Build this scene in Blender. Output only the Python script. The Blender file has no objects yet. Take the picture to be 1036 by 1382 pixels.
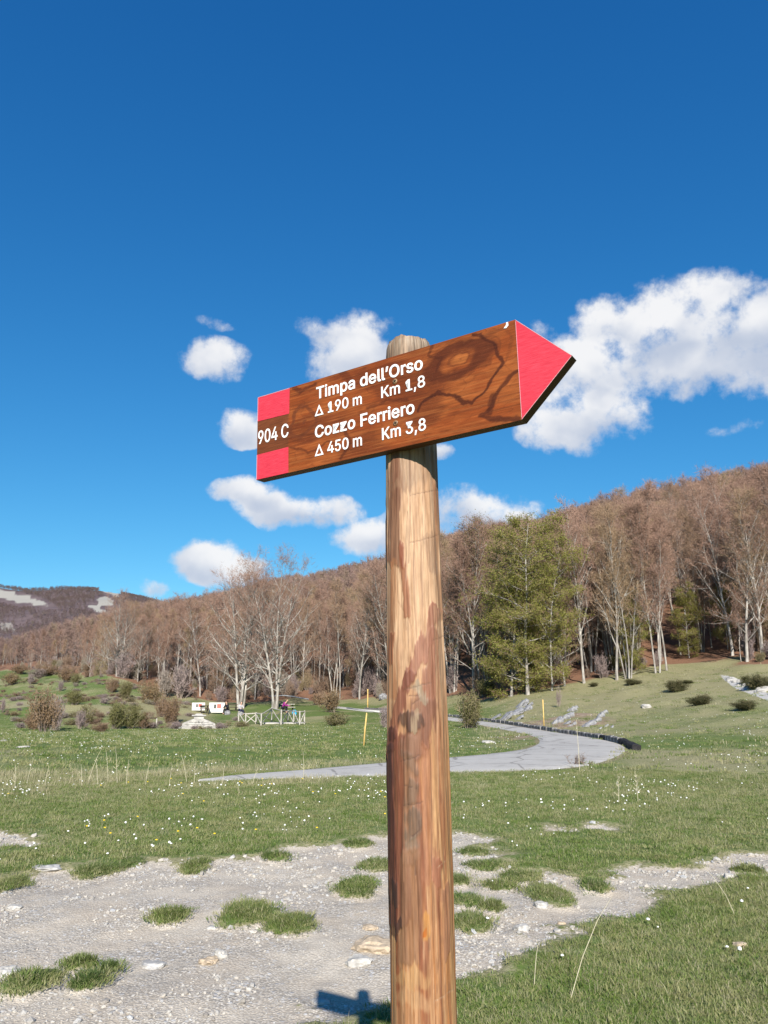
import bpy, math, random, json
import numpy as np
from mathutils import Vector, Matrix
random.seed(7); RNG = np.random.default_rng(11)

# ------------------------------------------------------------------ camera, sky, sun, exposure
SC = bpy.context.scene
COL = SC.collection
EYE = 1.55; PITCH = math.radians(13.3); FPX = 1040.0
cam_d = bpy.data.cameras.new('camera'); cam = bpy.data.objects.new('camera', cam_d); COL.objects.link(cam)
cam.location = (0, 0, EYE); cam.rotation_euler = (math.pi/2 + PITCH, 0, 0)
cam_d.sensor_fit = 'VERTICAL'; cam_d.sensor_height = 36.0; cam_d.lens = 36.0*FPX/1382.0
cam_d.clip_start = 0.05; cam_d.clip_end = 20000
SC.camera = cam
SC.view_settings.view_transform = 'Standard'; SC.view_settings.look = 'None'
SC.view_settings.gamma = 1.0; SC.view_settings.use_curve_mapping = False
SC.view_settings.exposure = 0.85
SC.cycles.max_bounces = 5; SC.cycles.diffuse_bounces = 3

SUN_EL = math.radians(31.0); SUN_SIDE = math.radians(2.5)     # the sun stands behind the camera, a little to the right
sun_dir = Vector((math.sin(SUN_SIDE)*math.cos(SUN_EL), -math.cos(SUN_SIDE)*math.cos(SUN_EL), math.sin(SUN_EL)))
sd = bpy.data.lights.new('sun', 'SUN'); sd.energy = 4.9; sd.angle = math.radians(0.5); sd.color = (1.0, 0.935, 0.85)
sun = bpy.data.objects.new('sun', sd); COL.objects.link(sun)
sun.rotation_euler = sun_dir.to_track_quat('Z', 'Y').to_euler()

def ray(u, v):
    """direction in the world of the photograph's pixel (u, v)"""
    a, b = (u-518.0)/FPX, -(v-691.0)/FPX
    d = Vector((a, math.cos(PITCH)-b*math.sin(PITCH), math.sin(PITCH)+b*math.cos(PITCH)))
    return d.normalized()

class NT:
    def __init__(s, tree): s.t = tree; s.n = tree.nodes; s.l = tree.links
    def node(s, typ, **kw):
        n = s.n.new(typ)
        for k, v in kw.items():
            if k.startswith('i_'): n.inputs[k[2:]].default_value = v
            else: setattr(n, k, v)
        return n
    def put(s, sock, v):
        if isinstance(v, bpy.types.NodeSocket): s.l.new(v, sock)
        elif v is not None:
            if sock.type == 'RGBA' and hasattr(v, '__len__') and len(v) == 3: v = (*v, 1)
            sock.default_value = v
    def math(s, op, a, b=None, c=None, clamp=False):
        n = s.n.new('ShaderNodeMath'); n.operation = op; n.use_clamp = clamp
        s.put(n.inputs[0], a)
        if b is not None: s.put(n.inputs[1], b)
        if c is not None: s.put(n.inputs[2], c)
        return n.outputs[0]
    def vmath(s, op, a, b=None, scale=None):
        n = s.n.new('ShaderNodeVectorMath'); n.operation = op; s.put(n.inputs[0], a)
        if b is not None: s.put(n.inputs[1], b)
        if scale is not None: s.put(n.inputs['Scale'], scale)
        return n.outputs['Value'] if op in ('DOT_PRODUCT', 'LENGTH') else n.outputs[0]
    def noise(s, vec, scale, detail=4, rough=0.55, dist=0.0, w=None):
        n = s.n.new('ShaderNodeTexNoise')
        if vec is not None: s.put(n.inputs['Vector'], vec)
        n.inputs['Scale'].default_value = scale; n.inputs['Detail'].default_value = detail
        n.inputs['Roughness'].default_value = rough; n.inputs['Distortion'].default_value = dist
        return n.outputs['Fac']
    def voro(s, vec, scale, feature='F1', out='Distance', rnd=1.0):
        n = s.n.new('ShaderNodeTexVoronoi'); n.feature = feature
        if vec is not None: s.put(n.inputs['Vector'], vec)
        n.inputs['Scale'].default_value = scale; n.inputs['Randomness'].default_value = rnd
        return n.outputs[out]
    def mix(s, f, a, b, typ='MIX'):
        n = s.n.new('ShaderNodeMix'); n.data_type = 'RGBA'; n.blend_type = typ
        s.put(n.inputs[0], f); s.put(n.inputs[6], a); s.put(n.inputs[7], b); return n.outputs[2]
    def ramp(s, v, lo, hi, a=0.0, b=1.0):
        n = s.n.new('ShaderNodeMapRange'); n.interpolation_type = 'SMOOTHSTEP'
        s.put(n.inputs[0], v); n.inputs[1].default_value = lo; n.inputs[2].default_value = hi
        n.inputs[3].default_value = a; n.inputs[4].default_value = b; return n.outputs[0]
    def attr(s, name, typ='GEOMETRY'):
        n = s.n.new('ShaderNodeAttribute'); n.attribute_name = name; n.attribute_type = typ; return n
    def mapping(s, vec, scale):
        n = s.n.new('ShaderNodeMapping'); s.put(n.inputs[0], vec); n.inputs['Scale'].default_value = scale; return n.outputs[0]

# world: physical sky with fair-weather cumulus
world = bpy.data.worlds.new('World'); SC.world = world; world.use_nodes = True
w = NT(world.node_tree); w.n.clear()
sky = w.node('ShaderNodeTexSky', sky_type='NISHITA', sun_disc=False, sun_elevation=SUN_EL,
             sun_rotation=math.pi - SUN_SIDE, altitude=1200.0, air_density=1.0, dust_density=0.25, ozone_density=2.0)
SKY_TINT = (0.42, 1.06, 1.50)
skyc = w.mix(1.0, sky.outputs[0], SKY_TINT, 'MULTIPLY')
ss_ = w.node('ShaderNodeSeparateColor'); w.l.new(skyc, ss_.inputs[0]); cs_ = w.node('ShaderNodeCombineColor')
for ch, (a_, p_) in enumerate(((2.33, 1.45), (0.884, 0.94), (0.826, 0.68))):      # clear mountain air: deeper blue overhead
    w.l.new(w.math('MULTIPLY', w.math('POWER', w.math('MULTIPLY', ss_.outputs[ch], 0.106), p_), a_/(0.075*2**0.85)), cs_.inputs[ch])
skyc = cs_.outputs[0]
tc = w.node('ShaderNodeTexCoord').outputs['Generated']
CLOUDS = [  # photograph's (u, v), half width, half height, strength
 (287,487,44,27,.85), (480,462,62,38,1.0), (425,447,34,20,.7), (465,500,56,36,.95), (322,572,34,23,.85),
 (335,664,50,20,.95), (375,680,60,26,1.0), (430,688,50,26,1.0), (498,724,56,28,.95), (560,715,60,30,.95),
 (278,762,48,30,1.1), (335,772,48,24,1.0), (362,762,20,12,.9), (200,797,22,11,.85),
 (975,402,50,40,1.0), (1040,440,70,52,1.05), (940,460,80,52,1.1), (860,452,76,52,1.1), (812,430,42,32,.9), (1010,510,60,30,.8),
 (790,520,70,62,1.1), (775,575,66,42,1.05), (845,560,34,36,.8), (735,452,24,18,.7), (760,490,40,40,.9), (930,505,60,30,.7),
 (900,430,60,50,1.1), (1000,470,60,50,1.1), (820,500,50,40,1.0), (1110,450,80,60,1.0), (1190,480,100,60,1.0),
 (640,690,66,30,.95), (690,700,50,24,.9), (602,606,16,14,.75), (775,690,26,14,.75), (988,580,34,10,.42), (292,440,26,8,.33), (880,395,26,16,.45)]
field = None; shade = None; gate = None
warp = w.noise(tc, 14.0, 5, 0.6)
warpc = w.node('ShaderNodeTexNoise', i_Scale=9.0, i_Detail=5.0); w.l.new(tc, warpc.inputs['Vector'])
off = w.vmath('SCALE', w.vmath('SUBTRACT', warpc.outputs['Color'], (0.5, 0.5, 0.5)), scale=0.055)
dirw = w.vmath('ADD', tc, off)
for (u, v, hw, hh, st) in CLOUDS:
    c = ray(u, v); side = Vector((c.y, -c.x, 0)).normalized(); up = side.cross(c).normalized()
    k = 1/ (FPX*(1+((u-518)**2+(v-691)**2)/FPX**2)**0.5)
    ax = w.vmath('DOT_PRODUCT', dirw, tuple(side/(hw*1.28*k))); ay = w.vmath('DOT_PRODUCT', dirw, tuple(up/(hh*1.28*k)))
    ay = w.math('SUBTRACT', ay, c.dot(up)/(hh*1.28*k)); 
    r2 = w.math('ADD', w.math('MULTIPLY', ax, ax), w.math('MULTIPLY', ay, ay))
    front = w.math('GREATER_THAN', w.vmath('DOT_PRODUCT', tc, tuple(c)), 0.3)
    b = w.math('MULTIPLY', w.math('SUBTRACT', 1.0, r2, clamp=True), w.math('MULTIPLY', front, st))
    sh = w.math('MULTIPLY', b, ay)
    gate = b if gate is None else w.math('MAXIMUM', gate, b)
    field = b if field is None else w.math('SMOOTH_MAX', field, b, 0.12)
    shade = sh if shade is None else w.math('ADD', shade, sh)
# the same kind of low clouds go on round the rest of the horizon
sep = w.node('ShaderNodeSeparateXYZ'); w.l.new(tc, sep.inputs[0])
gen = w.noise(w.mapping(tc, (1, 1, 2.4)), 3.2, 3, 0.5)
low = w.math('MULTIPLY', w.ramp(sep.outputs[2], 0.02, 0.12), w.ramp(sep.outputs[2], 0.62, 0.3))
rest = w.math('MULTIPLY', w.math('MULTIPLY', w.ramp(gen, 0.56, 0.74), low), w.ramp(sep.outputs[1], 0.55, 0.3))
field = w.math('MAXIMUM', field, rest); gate = w.math('MAXIMUM', gate, rest)
fb = w.noise(tc, 14.0, 10, 0.61)
dens = w.math('ADD', w.math('MULTIPLY', field, 1.0), w.math('MULTIPLY', w.math('SUBTRACT', fb, 0.5), 3.3))
alpha = w.ramp(dens, 0.16, 0.95)
alpha = w.math('MULTIPLY', alpha, w.ramp(gate, 0.0, 0.16))
body = w.noise(tc, 11.0, 4, 0.5)
sh = w.ramp(w.math('ADD', w.math('MULTIPLY', shade, 0.55), w.math('MULTIPLY', w.math('SUBTRACT', body, 0.5), 1.3)), -0.36, 0.26)
thick = w.ramp(dens, 0.25, 0.8)
base_c = w.mix(sh, (0.60, 0.67, 0.81), (1.04, 1.04, 1.05))
base_c = w.mix(thick, (0.72, 0.79, 0.90), base_c)
bg = w.node('ShaderNodeBackground'); bg.inputs['Strength'].default_value = 0.075
scaled = w.mix(1.0, base_c, (6.7, 6.7, 6.7), 'MULTIPLY')
w.put(bg.inputs['Color'], w.mix(w.math('MULTIPLY', alpha, 0.96), skyc, scaled))
wo = w.node('ShaderNodeOutputWorld'); w.l.new(bg.outputs[0], wo.inputs[0])
world.cycles.sampling_method = 'MANUAL'; world.cycles.sample_map_resolution = 512

# ------------------------------------------------------------------ helpers
def tag(o, label=None, cat=None, group=None, kind=None):
    for k, v in (('label', label), ('category', cat), ('group', group), ('kind', kind)):
        if v: o[k] = v
    return o
def link(o, parent=None):
    COL.objects.link(o)
    if parent is not None: o.parent = parent
    return o
def empty(name, loc=(0, 0, 0), rz=0.0):
    o = bpy.data.objects.new(name, None); o.empty_display_size = 0.2; COL.objects.link(o)
    o.location = loc; o.rotation_euler = (0, 0, rz); return o
def mesh_np(name, V, F, mat=None, smooth=False, attrs=None, colors=None):
    """V (n,3); F is an (m,k) array or a list of lists"""
    me = bpy.data.meshes.new(name)
    V = np.asarray(V, dtype=np.float32)
    if isinstance(F, np.ndarray):
        m, k = F.shape
        me.vertices.add(len(V)); me.vertices.foreach_set('co', V.ravel())
        me.loops.add(m*k); me.loops.foreach_set('vertex_index', F.astype(np.int32).ravel())
        me.polygons.add(m); me.polygons.foreach_set('loop_start', np.arange(0, m*k, k, dtype=np.int32))
        me.polygons.foreach_set('loop_total', np.full(m, k, dtype=np.int32))
        me.update(calc_edges=True); me.validate()
    else:
        me.from_pydata(V.tolist(), [], F); me.update()
    if smooth: me.polygons.foreach_set('use_smooth', np.ones(len(me.polygons), dtype=bool))
    for k, a in (attrs or {}).items():
        at = me.attributes.new(k, 'FLOAT', 'POINT'); at.data.foreach_set('value', np.asarray(a, dtype=np.float32))
    for k, a in (colors or {}).items():
        at = me.attributes.new(k, 'FLOAT_COLOR', 'POINT'); a = np.asarray(a, dtype=np.float32)
        a = np.concatenate([a, np.ones((len(a), 1), np.float32)], 1); at.data.foreach_set('color', a.ravel())
    if mat is not None:
        for m_ in (mat if isinstance(mat, (list, tuple)) else [mat]): me.materials.append(m_)
    return me
def ob(name, me, parent=None, loc=None, rot=None):
    o = bpy.data.objects.new(name, me); link(o, parent)
    if loc is not None: o.location = loc
    if rot is not None: o.rotation_euler = rot
    return o
class MB:
    """collects simple solids and builds them as one mesh"""
    def __init__(s): s.v = []; s.f = []
    def add(s, v, f):
        b = len(s.v); s.v += [tuple(p) for p in v]; s.f += [[i+b for i in q] for q in f]; return s
    def box(s, c, size, rz=0.0, tilt=0.0, taper=1.0, bev=0.0):
        x, y, z = size[0]/2, size[1]/2, size[2]/2; c = Vector(c); R = Matrix.Rotation(rz, 3, 'Z') @ Matrix.Rotation(tilt, 3, 'X')
        if bev <= 0:
            pts = [(-x,-y,-z),(x,-y,-z),(x,y,-z),(-x,y,-z),(-x*taper,-y*taper,z),(x*taper,-y*taper,z),(x*taper,y*taper,z),(-x*taper,y*taper,z)]
            fc = [(0,3,2,1),(4,5,6,7),(0,1,5,4),(1,2,6,5),(2,3,7,6),(3,0,4,7)]
        else:
            pts = []; fc = []
            rings = [(-z, bev), (-z+bev, 0), (z-bev, 0), (z, bev)]
            for zz, b in rings:
                pts += [(-x+b,-y+b,zz),(x-b,-y+b,zz),(x-b,y-b,zz),(-x+b,y-b,zz)]
            for i in range(3):
                for j in range(4): fc.append((i*4+j, i*4+(j+1)%4, (i+1)*4+(j+1)%4, (i+1)*4+j))
            fc += [(3,2,1,0), (12,13,14,15)]
        return s.add([c + R @ Vector(p) for p in pts], fc)
    def tube(s, pts, rad, sides=8, cap=True):
        pts = [Vector(p) for p in pts]; n = len(pts)
        if not hasattr(rad, '__len__'): rad = [rad]*n
        v = []; prev = None
        for i, p in enumerate(pts):
            d = (pts[min(i+1, n-1)] - pts[max(i-1, 0)]).normalized()
            if prev is None: prev = d.orthogonal().normalized()
            a = (prev - d*prev.dot(d)).normalized(); prev = a; b = d.cross(a)
            for k in range(sides):
                t = 2*math.pi*k/sides; v.append(p + (a*math.cos(t)+b*math.sin(t))*rad[i])
        f = [(i*sides+k, i*sides+(k+1)%sides, (i+1)*sides+(k+1)%sides, (i+1)*sides+k) for i in range(n-1) for k in range(sides)]
        if cap: f += [tuple(range(sides))[::-1], tuple(range((n-1)*sides, n*sides))]
        return s.add(v, f)
    def mesh(s, name, mat=None, smooth=False):
        me = bpy.data.meshes.new(name); me.from_pydata([tuple(p) for p in s.v], [], s.f); me.update()
        if smooth: me.polygons.foreach_set('use_smooth', np.ones(len(me.polygons), dtype=bool))
        if mat is not None: me.materials.append(mat)
        return me
    def build(s, name, mat=None, parent=None, smooth=False, loc=None):
        return ob(name, s.mesh(name, mat, smooth), parent, loc)

def hash2(ix, iy, seed=0):
    h = (ix.astype(np.int64)*374761393 + iy.astype(np.int64)*668265263 + seed*1442695041) & 0xffffffff
    h = ((h ^ (h >> 13))*1274126177) & 0xffffffff
    return ((h ^ (h >> 16)) & 0xffffff)/float(0xffffff)
def vnoise(x, y, seed=0):
    x = np.asarray(x, float); y = np.asarray(y, float)
    ix = np.floor(x); iy = np.floor(y); fx = x-ix; fy = y-iy
    fx = fx*fx*(3-2*fx); fy = fy*fy*(3-2*fy)
    a = hash2(ix, iy, seed); b = hash2(ix+1, iy, seed); c = hash2(ix, iy+1, seed); d = hash2(ix+1, iy+1, seed)
    return (a*(1-fx)+b*fx)*(1-fy) + (c*(1-fx)+d*fx)*fy
def fbm(x, y, seed=0, octs=4, gain=0.5):
    s = 0; a = 1; t = 0
    for i in range(octs):
        s = s + a*vnoise(np.asarray(x)*2**i, np.asarray(y)*2**i, seed+i*17); t += a; a *= gain
    return s/t
def sstep(x, a, b):
    t = np.clip((np.asarray(x, float)-a)/(b-a), 0, 1); return t*t*(3-2*t)

def new_mat(name, rough=0.8, spec=0.3):
    m = bpy.data.materials.new(name); m.use_nodes = True; t = NT(m.node_tree)
    t.bsdf = t.n['Principled BSDF']; t.bsdf.inputs['Roughness'].default_value = rough
    t.bsdf.inputs['Specular IOR Level'].default_value = spec
    t.obj = t.node('ShaderNodeTexCoord').outputs['Object']; t.m = m
    return m, t
def base(t, c): t.put(t.bsdf.inputs['Base Color'], c)
def bump(t, h, strength=0.3, dist=0.01):
    b = t.node('ShaderNodeBump'); b.inputs['Strength'].default_value = strength; b.inputs['Distance'].default_value = dist
    t.put(b.inputs['Height'], h); t.l.new(b.outputs[0], t.bsdf.inputs['Normal'])
def plain(name, c, var=0.25, scale=12.0, rough=0.8, spec=0.3, bstr=0.2, bdist=0.01):
    m, t = new_mat(name, rough, spec)
    n = t.noise(t.obj, scale, 5, 0.6)
    dark = tuple(x*(1-var) for x in c); lite = tuple(min(1, x*(1+var)) for x in c)
    base(t, t.mix(t.ramp(n, 0.3, 0.7), dark, lite)); bump(t, n, bstr, bdist); return m
# ------------------------------------------------------------------ the lie of the land
def elev(u, v):
    d = ray(u, v); return d.z/math.hypot(d.x, d.y)
#   for bearings given by the photograph's column u: (distance in metres, row v at which that ground shows); 'z' entries are heights
T = {
 -700: [(24,1008),(60,990),(120,960),(330,905),(450,888),(520,886),(700,874),(1000,828),(1300,784),(1700,'z',100)],
 -200: [(24,1008),(60,988),(120,950),(330,905),(420,893),(520,889),(700,872),(1000,826),(1300,778),(1700,'z',100)],
 0:   [(24,1008),(62,985),(100,945),(150,928),(280,905),(400,893),(500,889),(700,868),(1000,824),(1300,785),(1700,'z',100)],
 60:  [(24,1008),(62,985),(90,952),(140,926),(220,908),(350,885),(480,886),(700,864),(1000,822),(1300,793),(1700,'z',100)],
 110: [(24,1008),(62,985),(85,954),(120,926),(180,910),(300,883),(430,882),(700,860),(1000,818),(1300,782),(1700,'z',100)],
 150: [(24,1008),(62,985),(85,952),(128,913),(320,862),(440,862),(700,852),(1000,818),(1300,787),(1700,'z',90)],
 200: [(24,1008),(62,985),(85,958),(120,922),(350,853),(470,858),(700,848),(1000,822),(1300,802),(1700,'z',80)],
 250: [(24,1008),(62,985),(80,966),(115,936),(380,847),(500,852),(900,840),(1300,824),(1700,'z',70)],
 300: [(24,1008),(66,983),(85,970),(108,948),(125,938),(400,833),(520,840),(1300,834),(1700,'z',60)],
 350: [(24,1008),(74,977),(95,956),(125,938),(400,816),(520,825),(1300,832),(1700,'z',60)],
 450: [(24,1008),(72,975),(95,955),(120,940),(390,800),(520,810),(1300,826),(1700,'z',60)],
 525: [(24,1008),(66,975),(85,958),(100,946),(380,783),(520,795),(1300,820),(1700,'z',60)],
 600: [(24,1009),(34,995),(50,976),(62,966),(72,944),(340,764),(460,775),(1300,800),(1700,'z',60)],
 650: [(24,1009),(30,1000),(45,981),(55,967),(66,942),(300,762),(420,775),(1300,790),(1700,'z',60)],
 700: [(20,1022),(26,1005),(35,989),(42,979),(50,957),(62,937),(285,752),(400,765),(1300,780),(1700,'z',60)],
 800: [(18,1031),(24,1010),(32,994),(37,984),(45,962),(64,921),(262,733),(380,745),(1300,760),(1700,'z',60)],
 900: [(18,1031),(25,1009),(33,985),(45,951),(67,903),(260,715),(380,728),(1300,740),(1700,'z',60)],
 1036:[(18,1031),(25,1008),(33,976),(45,938),(64,893),(260,686),(380,698),(1300,720),(1700,'z',60)],
 1250:[(18,1031),(25,1006),(33,970),(45,928),(62,885),(260,655),(380,665),(1300,700),(1700,'z',60)],
 1700:[(18,1028),(25,1002),(33,965),(45,915),(62,870),(260,640),(380,650),(1300,690),(1700,'z',60)]}
RMIN, RMAX, NR = 0.3, 6000.0, 900
RG = np.exp(np.linspace(math.log(RMIN), math.log(RMAX), NR))
AZ0, AZ1 = -math.radians(52), math.radians(50); NA = 409
AG = np.linspace(AZ0, AZ1, NA)
us = sorted(T); colz = []
for u in us:
    rr = [0, 9, 16]; zz = [0, 0, 0]
    for e in T[u]:
        rr.append(e[0]); zz.append(e[2] if e[1] == 'z' else EYE + e[0]*elev(u, e[1]))
    rr += [2600, 6000]; zz += [40, 0]
    colz.append(np.interp(RG, rr, zz))
colz = np.array(colz)
uaz = np.array([math.atan2(ray(u, 937).x, ray(u, 937).y) for u in us])
def catrow(a):
    """smooth interpolation between columns"""
    i = np.clip(np.searchsorted(uaz, a)-1, 0, len(uaz)-2); t = np.clip((a-uaz[i])/(uaz[i+1]-uaz[i]), 0, 1); t = t*t*(3-2*t)*0.5 + t*0.5
    return colz[i]*(1-t)[:, None] + colz[i+1]*t[:, None]
ZG = catrow(AG)
def gsm(Z, s, ax):
    k = np.arange(-int(3*s), int(3*s)+1); wgt = np.exp(-k*k/(2*s*s)); wgt /= wgt.sum()
    pad = [(0, 0), (0, 0)]; pad[ax] = (len(k)//2, len(k)//2)
    P = np.pad(Z, pad, mode='edge')
    return sum(wgt[i]*np.take(P, np.arange(i, i+Z.shape[ax]), axis=ax) for i in range(len(k)))
ZG = gsm(gsm(ZG, 6, 1), 5, 0)
BACK = np.interp(RG, [0, 30, 100, 300, 1000, 3000, 6000], [0, 0, 2, 20, 60, 40, 0])
DLR = (math.log(RMAX)-math.log(RMIN))/(NR-1)
def u_of(x, y): return 518.0 + 1069.0*x/np.maximum(y, 1e-3)

# gravel track across the foreground, edges read off the photograph and laid on the ground
def to_px(x, y, z):
    D = np.maximum(y*math.cos(PITCH)+(z-EYE)*math.sin(PITCH), 1e-3); return 518+FPX*x/D, 691-FPX*(-y*math.sin(PITCH)+(z-EYE)*math.cos(PITCH))/D
def flat(u, v, z=0.0):
    d = ray(u, v); t = (z-EYE)/d.z; return (d.x*t, d.y*t)
GRAVEL = [(-400,1150),(-120,1165),(0,1192),(30,1184),(70,1168),(105,1163),(150,1170),(200,1160),(240,1164),(262,1158),(330,1160),(372,1152),(400,1140),(450,1136),(525,1128),
          (610,1122),(655,1126),(640,1140),(690,1150),(660,1158),(730,1172),(800,1182),(860,1172),(930,1165),(985,1151),(1036,1148),(1150,1134),(1400,1120),
          (1400,1140),(1150,1166),(1036,1179),(960,1186),(925,1195),(890,1203),(850,1228),(810,1246),(760,1252),(720,1264),(670,1292),(640,1302),(600,1312),
          (525,1330),(495,1342),(450,1362),(405,1384),(370,1420),(330,1500),(200,1700),(-300,1700),(-900,1400),(-900,1220)]
GRAVEL = np.array([flat(*p) for p in GRAVEL])
STRIPS = [[(-60,1122),(0,1124),(40,1131),(62,1139),(30,1141),(-60,1134)],
          [(735,1112),(765,1116),(768,1119),(742,1119)], [(800,1112),(818,1113),(815,1117),(802,1116)]]
STRIPS = [np.array([flat(*p) for p in s]) for s in STRIPS]
ISLANDS = [(335,1232,36,15),(394,1246,34,12),(231,1233,26,9),(43,1322,36,17),(116,1325,24,12),(110,1295,22,8),(508,1166,26,9),(482,1196,30,15),
           (265,1168,17,10),(133,1172,36,9),(176,1164,18,8),(10,1192,22,11),(740,1205,30,15),(636,1243,28,14),(664,1224,16,7),(628,1214,22,8),(803,1196,18,8),
           (672,1193,22,6),(700,1180,26,7),(620,1185,14,6),(1010,1172,22,5),(655,1165,30,6),(145,1306,10,6),(370,1155,22,5),(482,1136,22,5),(640,1148,20,5)]
def ell(u, v, a, b):
    cx, cy = flat(u, v); x1, _ = flat(u+a, v); _, y1 = flat(u, v-b); _, y0 = flat(u, v+b)
    return cx, cy, abs(x1-cx), abs(y1-y0)/2
ISL = [ell(*e) for e in ISLANDS]
def poly_sd(P, x, y):
    d = np.full(x.shape, 1e9); ins = np.zeros(x.shape, bool); n = len(P)
    for i in range(n):
        ax_, ay_ = P[i]; bx, by = P[(i+1) % n]; ex, ey = bx-ax_, by-ay_
        t = np.clip(((x-ax_)*ex+(y-ay_)*ey)/(ex*ex+ey*ey), 0, 1)
        d = np.minimum(d, np.hypot(x-ax_-t*ex, y-ay_-t*ey))
        c = ((ay_ > y) != (by > y)) & (x < (bx-ax_)*(y-ay_)/(by-ay_+1e-12)+ax_); ins ^= c
    return np.where(ins, d, -d)
def gravel_field(x, y):
    """about +1 well inside the gravel, -1 in the grass"""
    x = np.asarray(x, float); y = np.asarray(y, float); out = np.full(x.shape, -1.0)
    k = (np.hypot(x, y) < 24) & (y > 0)
    if k.any():
        a, b = x[k], y[k]; s = poly_sd(GRAVEL, a, b)
        for q in STRIPS: s = np.maximum(s, poly_sd(q, a, b))
        s = s + (fbm(a*2.2, b*2.2, 5, 4)-0.5)*0.65 + (fbm(a*9, b*9, 7, 3)-0.5)*0.30
        s = s/0.30
        for cx, cy, rx, ry in ISL:
            q = 1-np.sqrt(((a-cx)/rx)**2+((b-cy)/ry)**2); q = q + (vnoise(a*9+cx, b*9, 3)-0.5)*0.5
            s = np.where(q > -0.4, np.minimum(s, -q*3.0), s)
        out[k] = np.clip(s, -1, 1)
    return out
FOREST_U = [-700,-200,0,60,100,150,200,250,300,400,450,520,600,640,700,800,900,1036,1250,1700]
FOREST_R = [ 330, 330,280,225,182,126,120,116,112,118,112, 96, 73, 67, 63, 65, 68,  64,  62,  62]
def forest_r(x, y): return np.interp(u_of(x, y), FOREST_U, FOREST_R)
ROADP = [(268,1054.6,268,1053.6),(288,1054,288,1051),(320,1052.5,320,1047),(420,1050,420,1039),(523,1046.5,523,1030),(610,1042,610,1023),(690,1040.5,662,1018),(760,1036.5,698,1013.5),(810,1028.5,720,1008),
         (842,1014,729,1001),(832,1004,724,995),(790,995,705,989.5),(740,987.5,685,985.5),(700,981,662,981.2),(660,975,640,977),(610,968.5,603,972),(560,963,558,966.5),(520,958.5,518,962),(470,955,470,957.5),(440,952,440,954)]
def bilin(a, r):
    fi = np.clip((a-AZ0)/(AZ1-AZ0)*(NA-1), 0, NA-1.001); fr = np.clip((np.log(np.maximum(r, RMIN))-math.log(RMIN))/DLR, 0, NR-1.001)
    i = fi.astype(int); j = fr.astype(int); p = fi-i; q = fr-j
    return (ZG[i, j]*(1-p)+ZG[i+1, j]*p)*(1-q) + (ZG[i, j+1]*(1-p)+ZG[i+1, j+1]*p)*q
def z_smooth(x, y):
    x = np.asarray(x, float); y = np.asarray(y, float)
    a = np.arctan2(x, y); r = np.hypot(x, y); z = bilin(a, r)
    k = sstep(np.abs(a), math.radians(50), math.radians(110))
    return z*(1-k) + np.interp(r, RG, BACK)*k
def march(u, v, fn):
    d = ray(u, v); t = np.exp(np.linspace(math.log(2.0), math.log(2500), 1400))
    g = EYE + t*d.z - fn(t*d.x, t*d.y); k = np.argmax(g < 0)
    if g[k] >= 0: k = len(t)-1
    t0, t1 = t[k-1], t[k]
    for _ in range(18):
        tm = (t0+t1)/2
        if EYE + tm*d.z - float(fn(np.array([tm*d.x]), np.array([tm*d.y]))[0]) < 0: t1 = tm
        else: t0 = tm
    return Vector((t1*d.x, t1*d.y, EYE+t1*d.z))
ro = [march(a, b, z_smooth) for a, b, c, d in ROADP]; ri = [march(c, d, z_smooth) for a, b, c, d in ROADP]
def catmull(P, m):
    out = []; n = len(P)
    for i in range(n-1):
        p0, p1, p2, p3 = P[max(i-1, 0)], P[i], P[i+1], P[min(i+2, n-1)]
        for k in range(m):
            t = k/m; out.append(0.5*((2*p1)+(-p0+p2)*t+(2*p0-5*p1+4*p2-p3)*t*t+(-p0+3*p1-3*p2+p3)*t**3))
    out.append(P[-1]); return out
ro = catmull(ro, 8); ri = catmull(ri, 8)
ROADPOLY = np.array([p[:2] for p in ro[::2]] + [p[:2] for p in ri[::-2]])
def road_dist(x, y):
    """distance beyond the road's edge (negative on the road)"""
    x = np.asarray(x, float); y = np.asarray(y, float); d = np.full(x.shape, 1e3)
    k = (y > 8) & (np.hypot(x, y) < 130)
    if k.any(): d[k] = -poly_sd(ROADPOLY, x[k], y[k])
    return d
def z_ground(x, y, g=None):
    x = np.asarray(x, float); y = np.asarray(y, float); r = np.hypot(x, y)
    z = z_smooth(x, y)
    if g is None: g = gravel_field(x, y)
    near = sstep(r, 60, 25)
    rd = road_dist(x, y); near = near*(0.12+0.88*sstep(rd, 0.0, 1.6))
    z = z + near*((fbm(x*1.1, y*1.1, 21, 4)-0.5)*0.07 + (fbm(x*9, y*9, 31, 2)-0.5)*0.012) - 0.035*sstep(g, -0.6, 0.6)
    far = sstep(r, 50, 90)*sstep(rd, 0.5, 6)
    left = sstep(u_of(x, y), 330, 200)
    z = z + far*((fbm(x/14, y/14, 41, 4)-0.5)*(1.5 + 3.2*left))*sstep(r, 420, 150) + sstep(r, 500, 1000)*(fbm(x/120, y/120, 51, 5)-0.5)*26
    slope = sstep(u_of(x, y), 640, 800)*sstep(r, 26, 34)*sstep(r, 70, 60)
    z = z + slope*(fbm(x/3.2, y/3.2, 43, 4)-0.5)*0.45*sstep(rd, 0.8, 3)
    z = z - 0.07*sstep(rd, 0.05, -0.45)
    return z
def zf(x, y): return float(z_ground(np.array([float(x)]), np.array([float(y)]))[0])
def hit(u, v): return march(u, v, z_ground)

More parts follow.
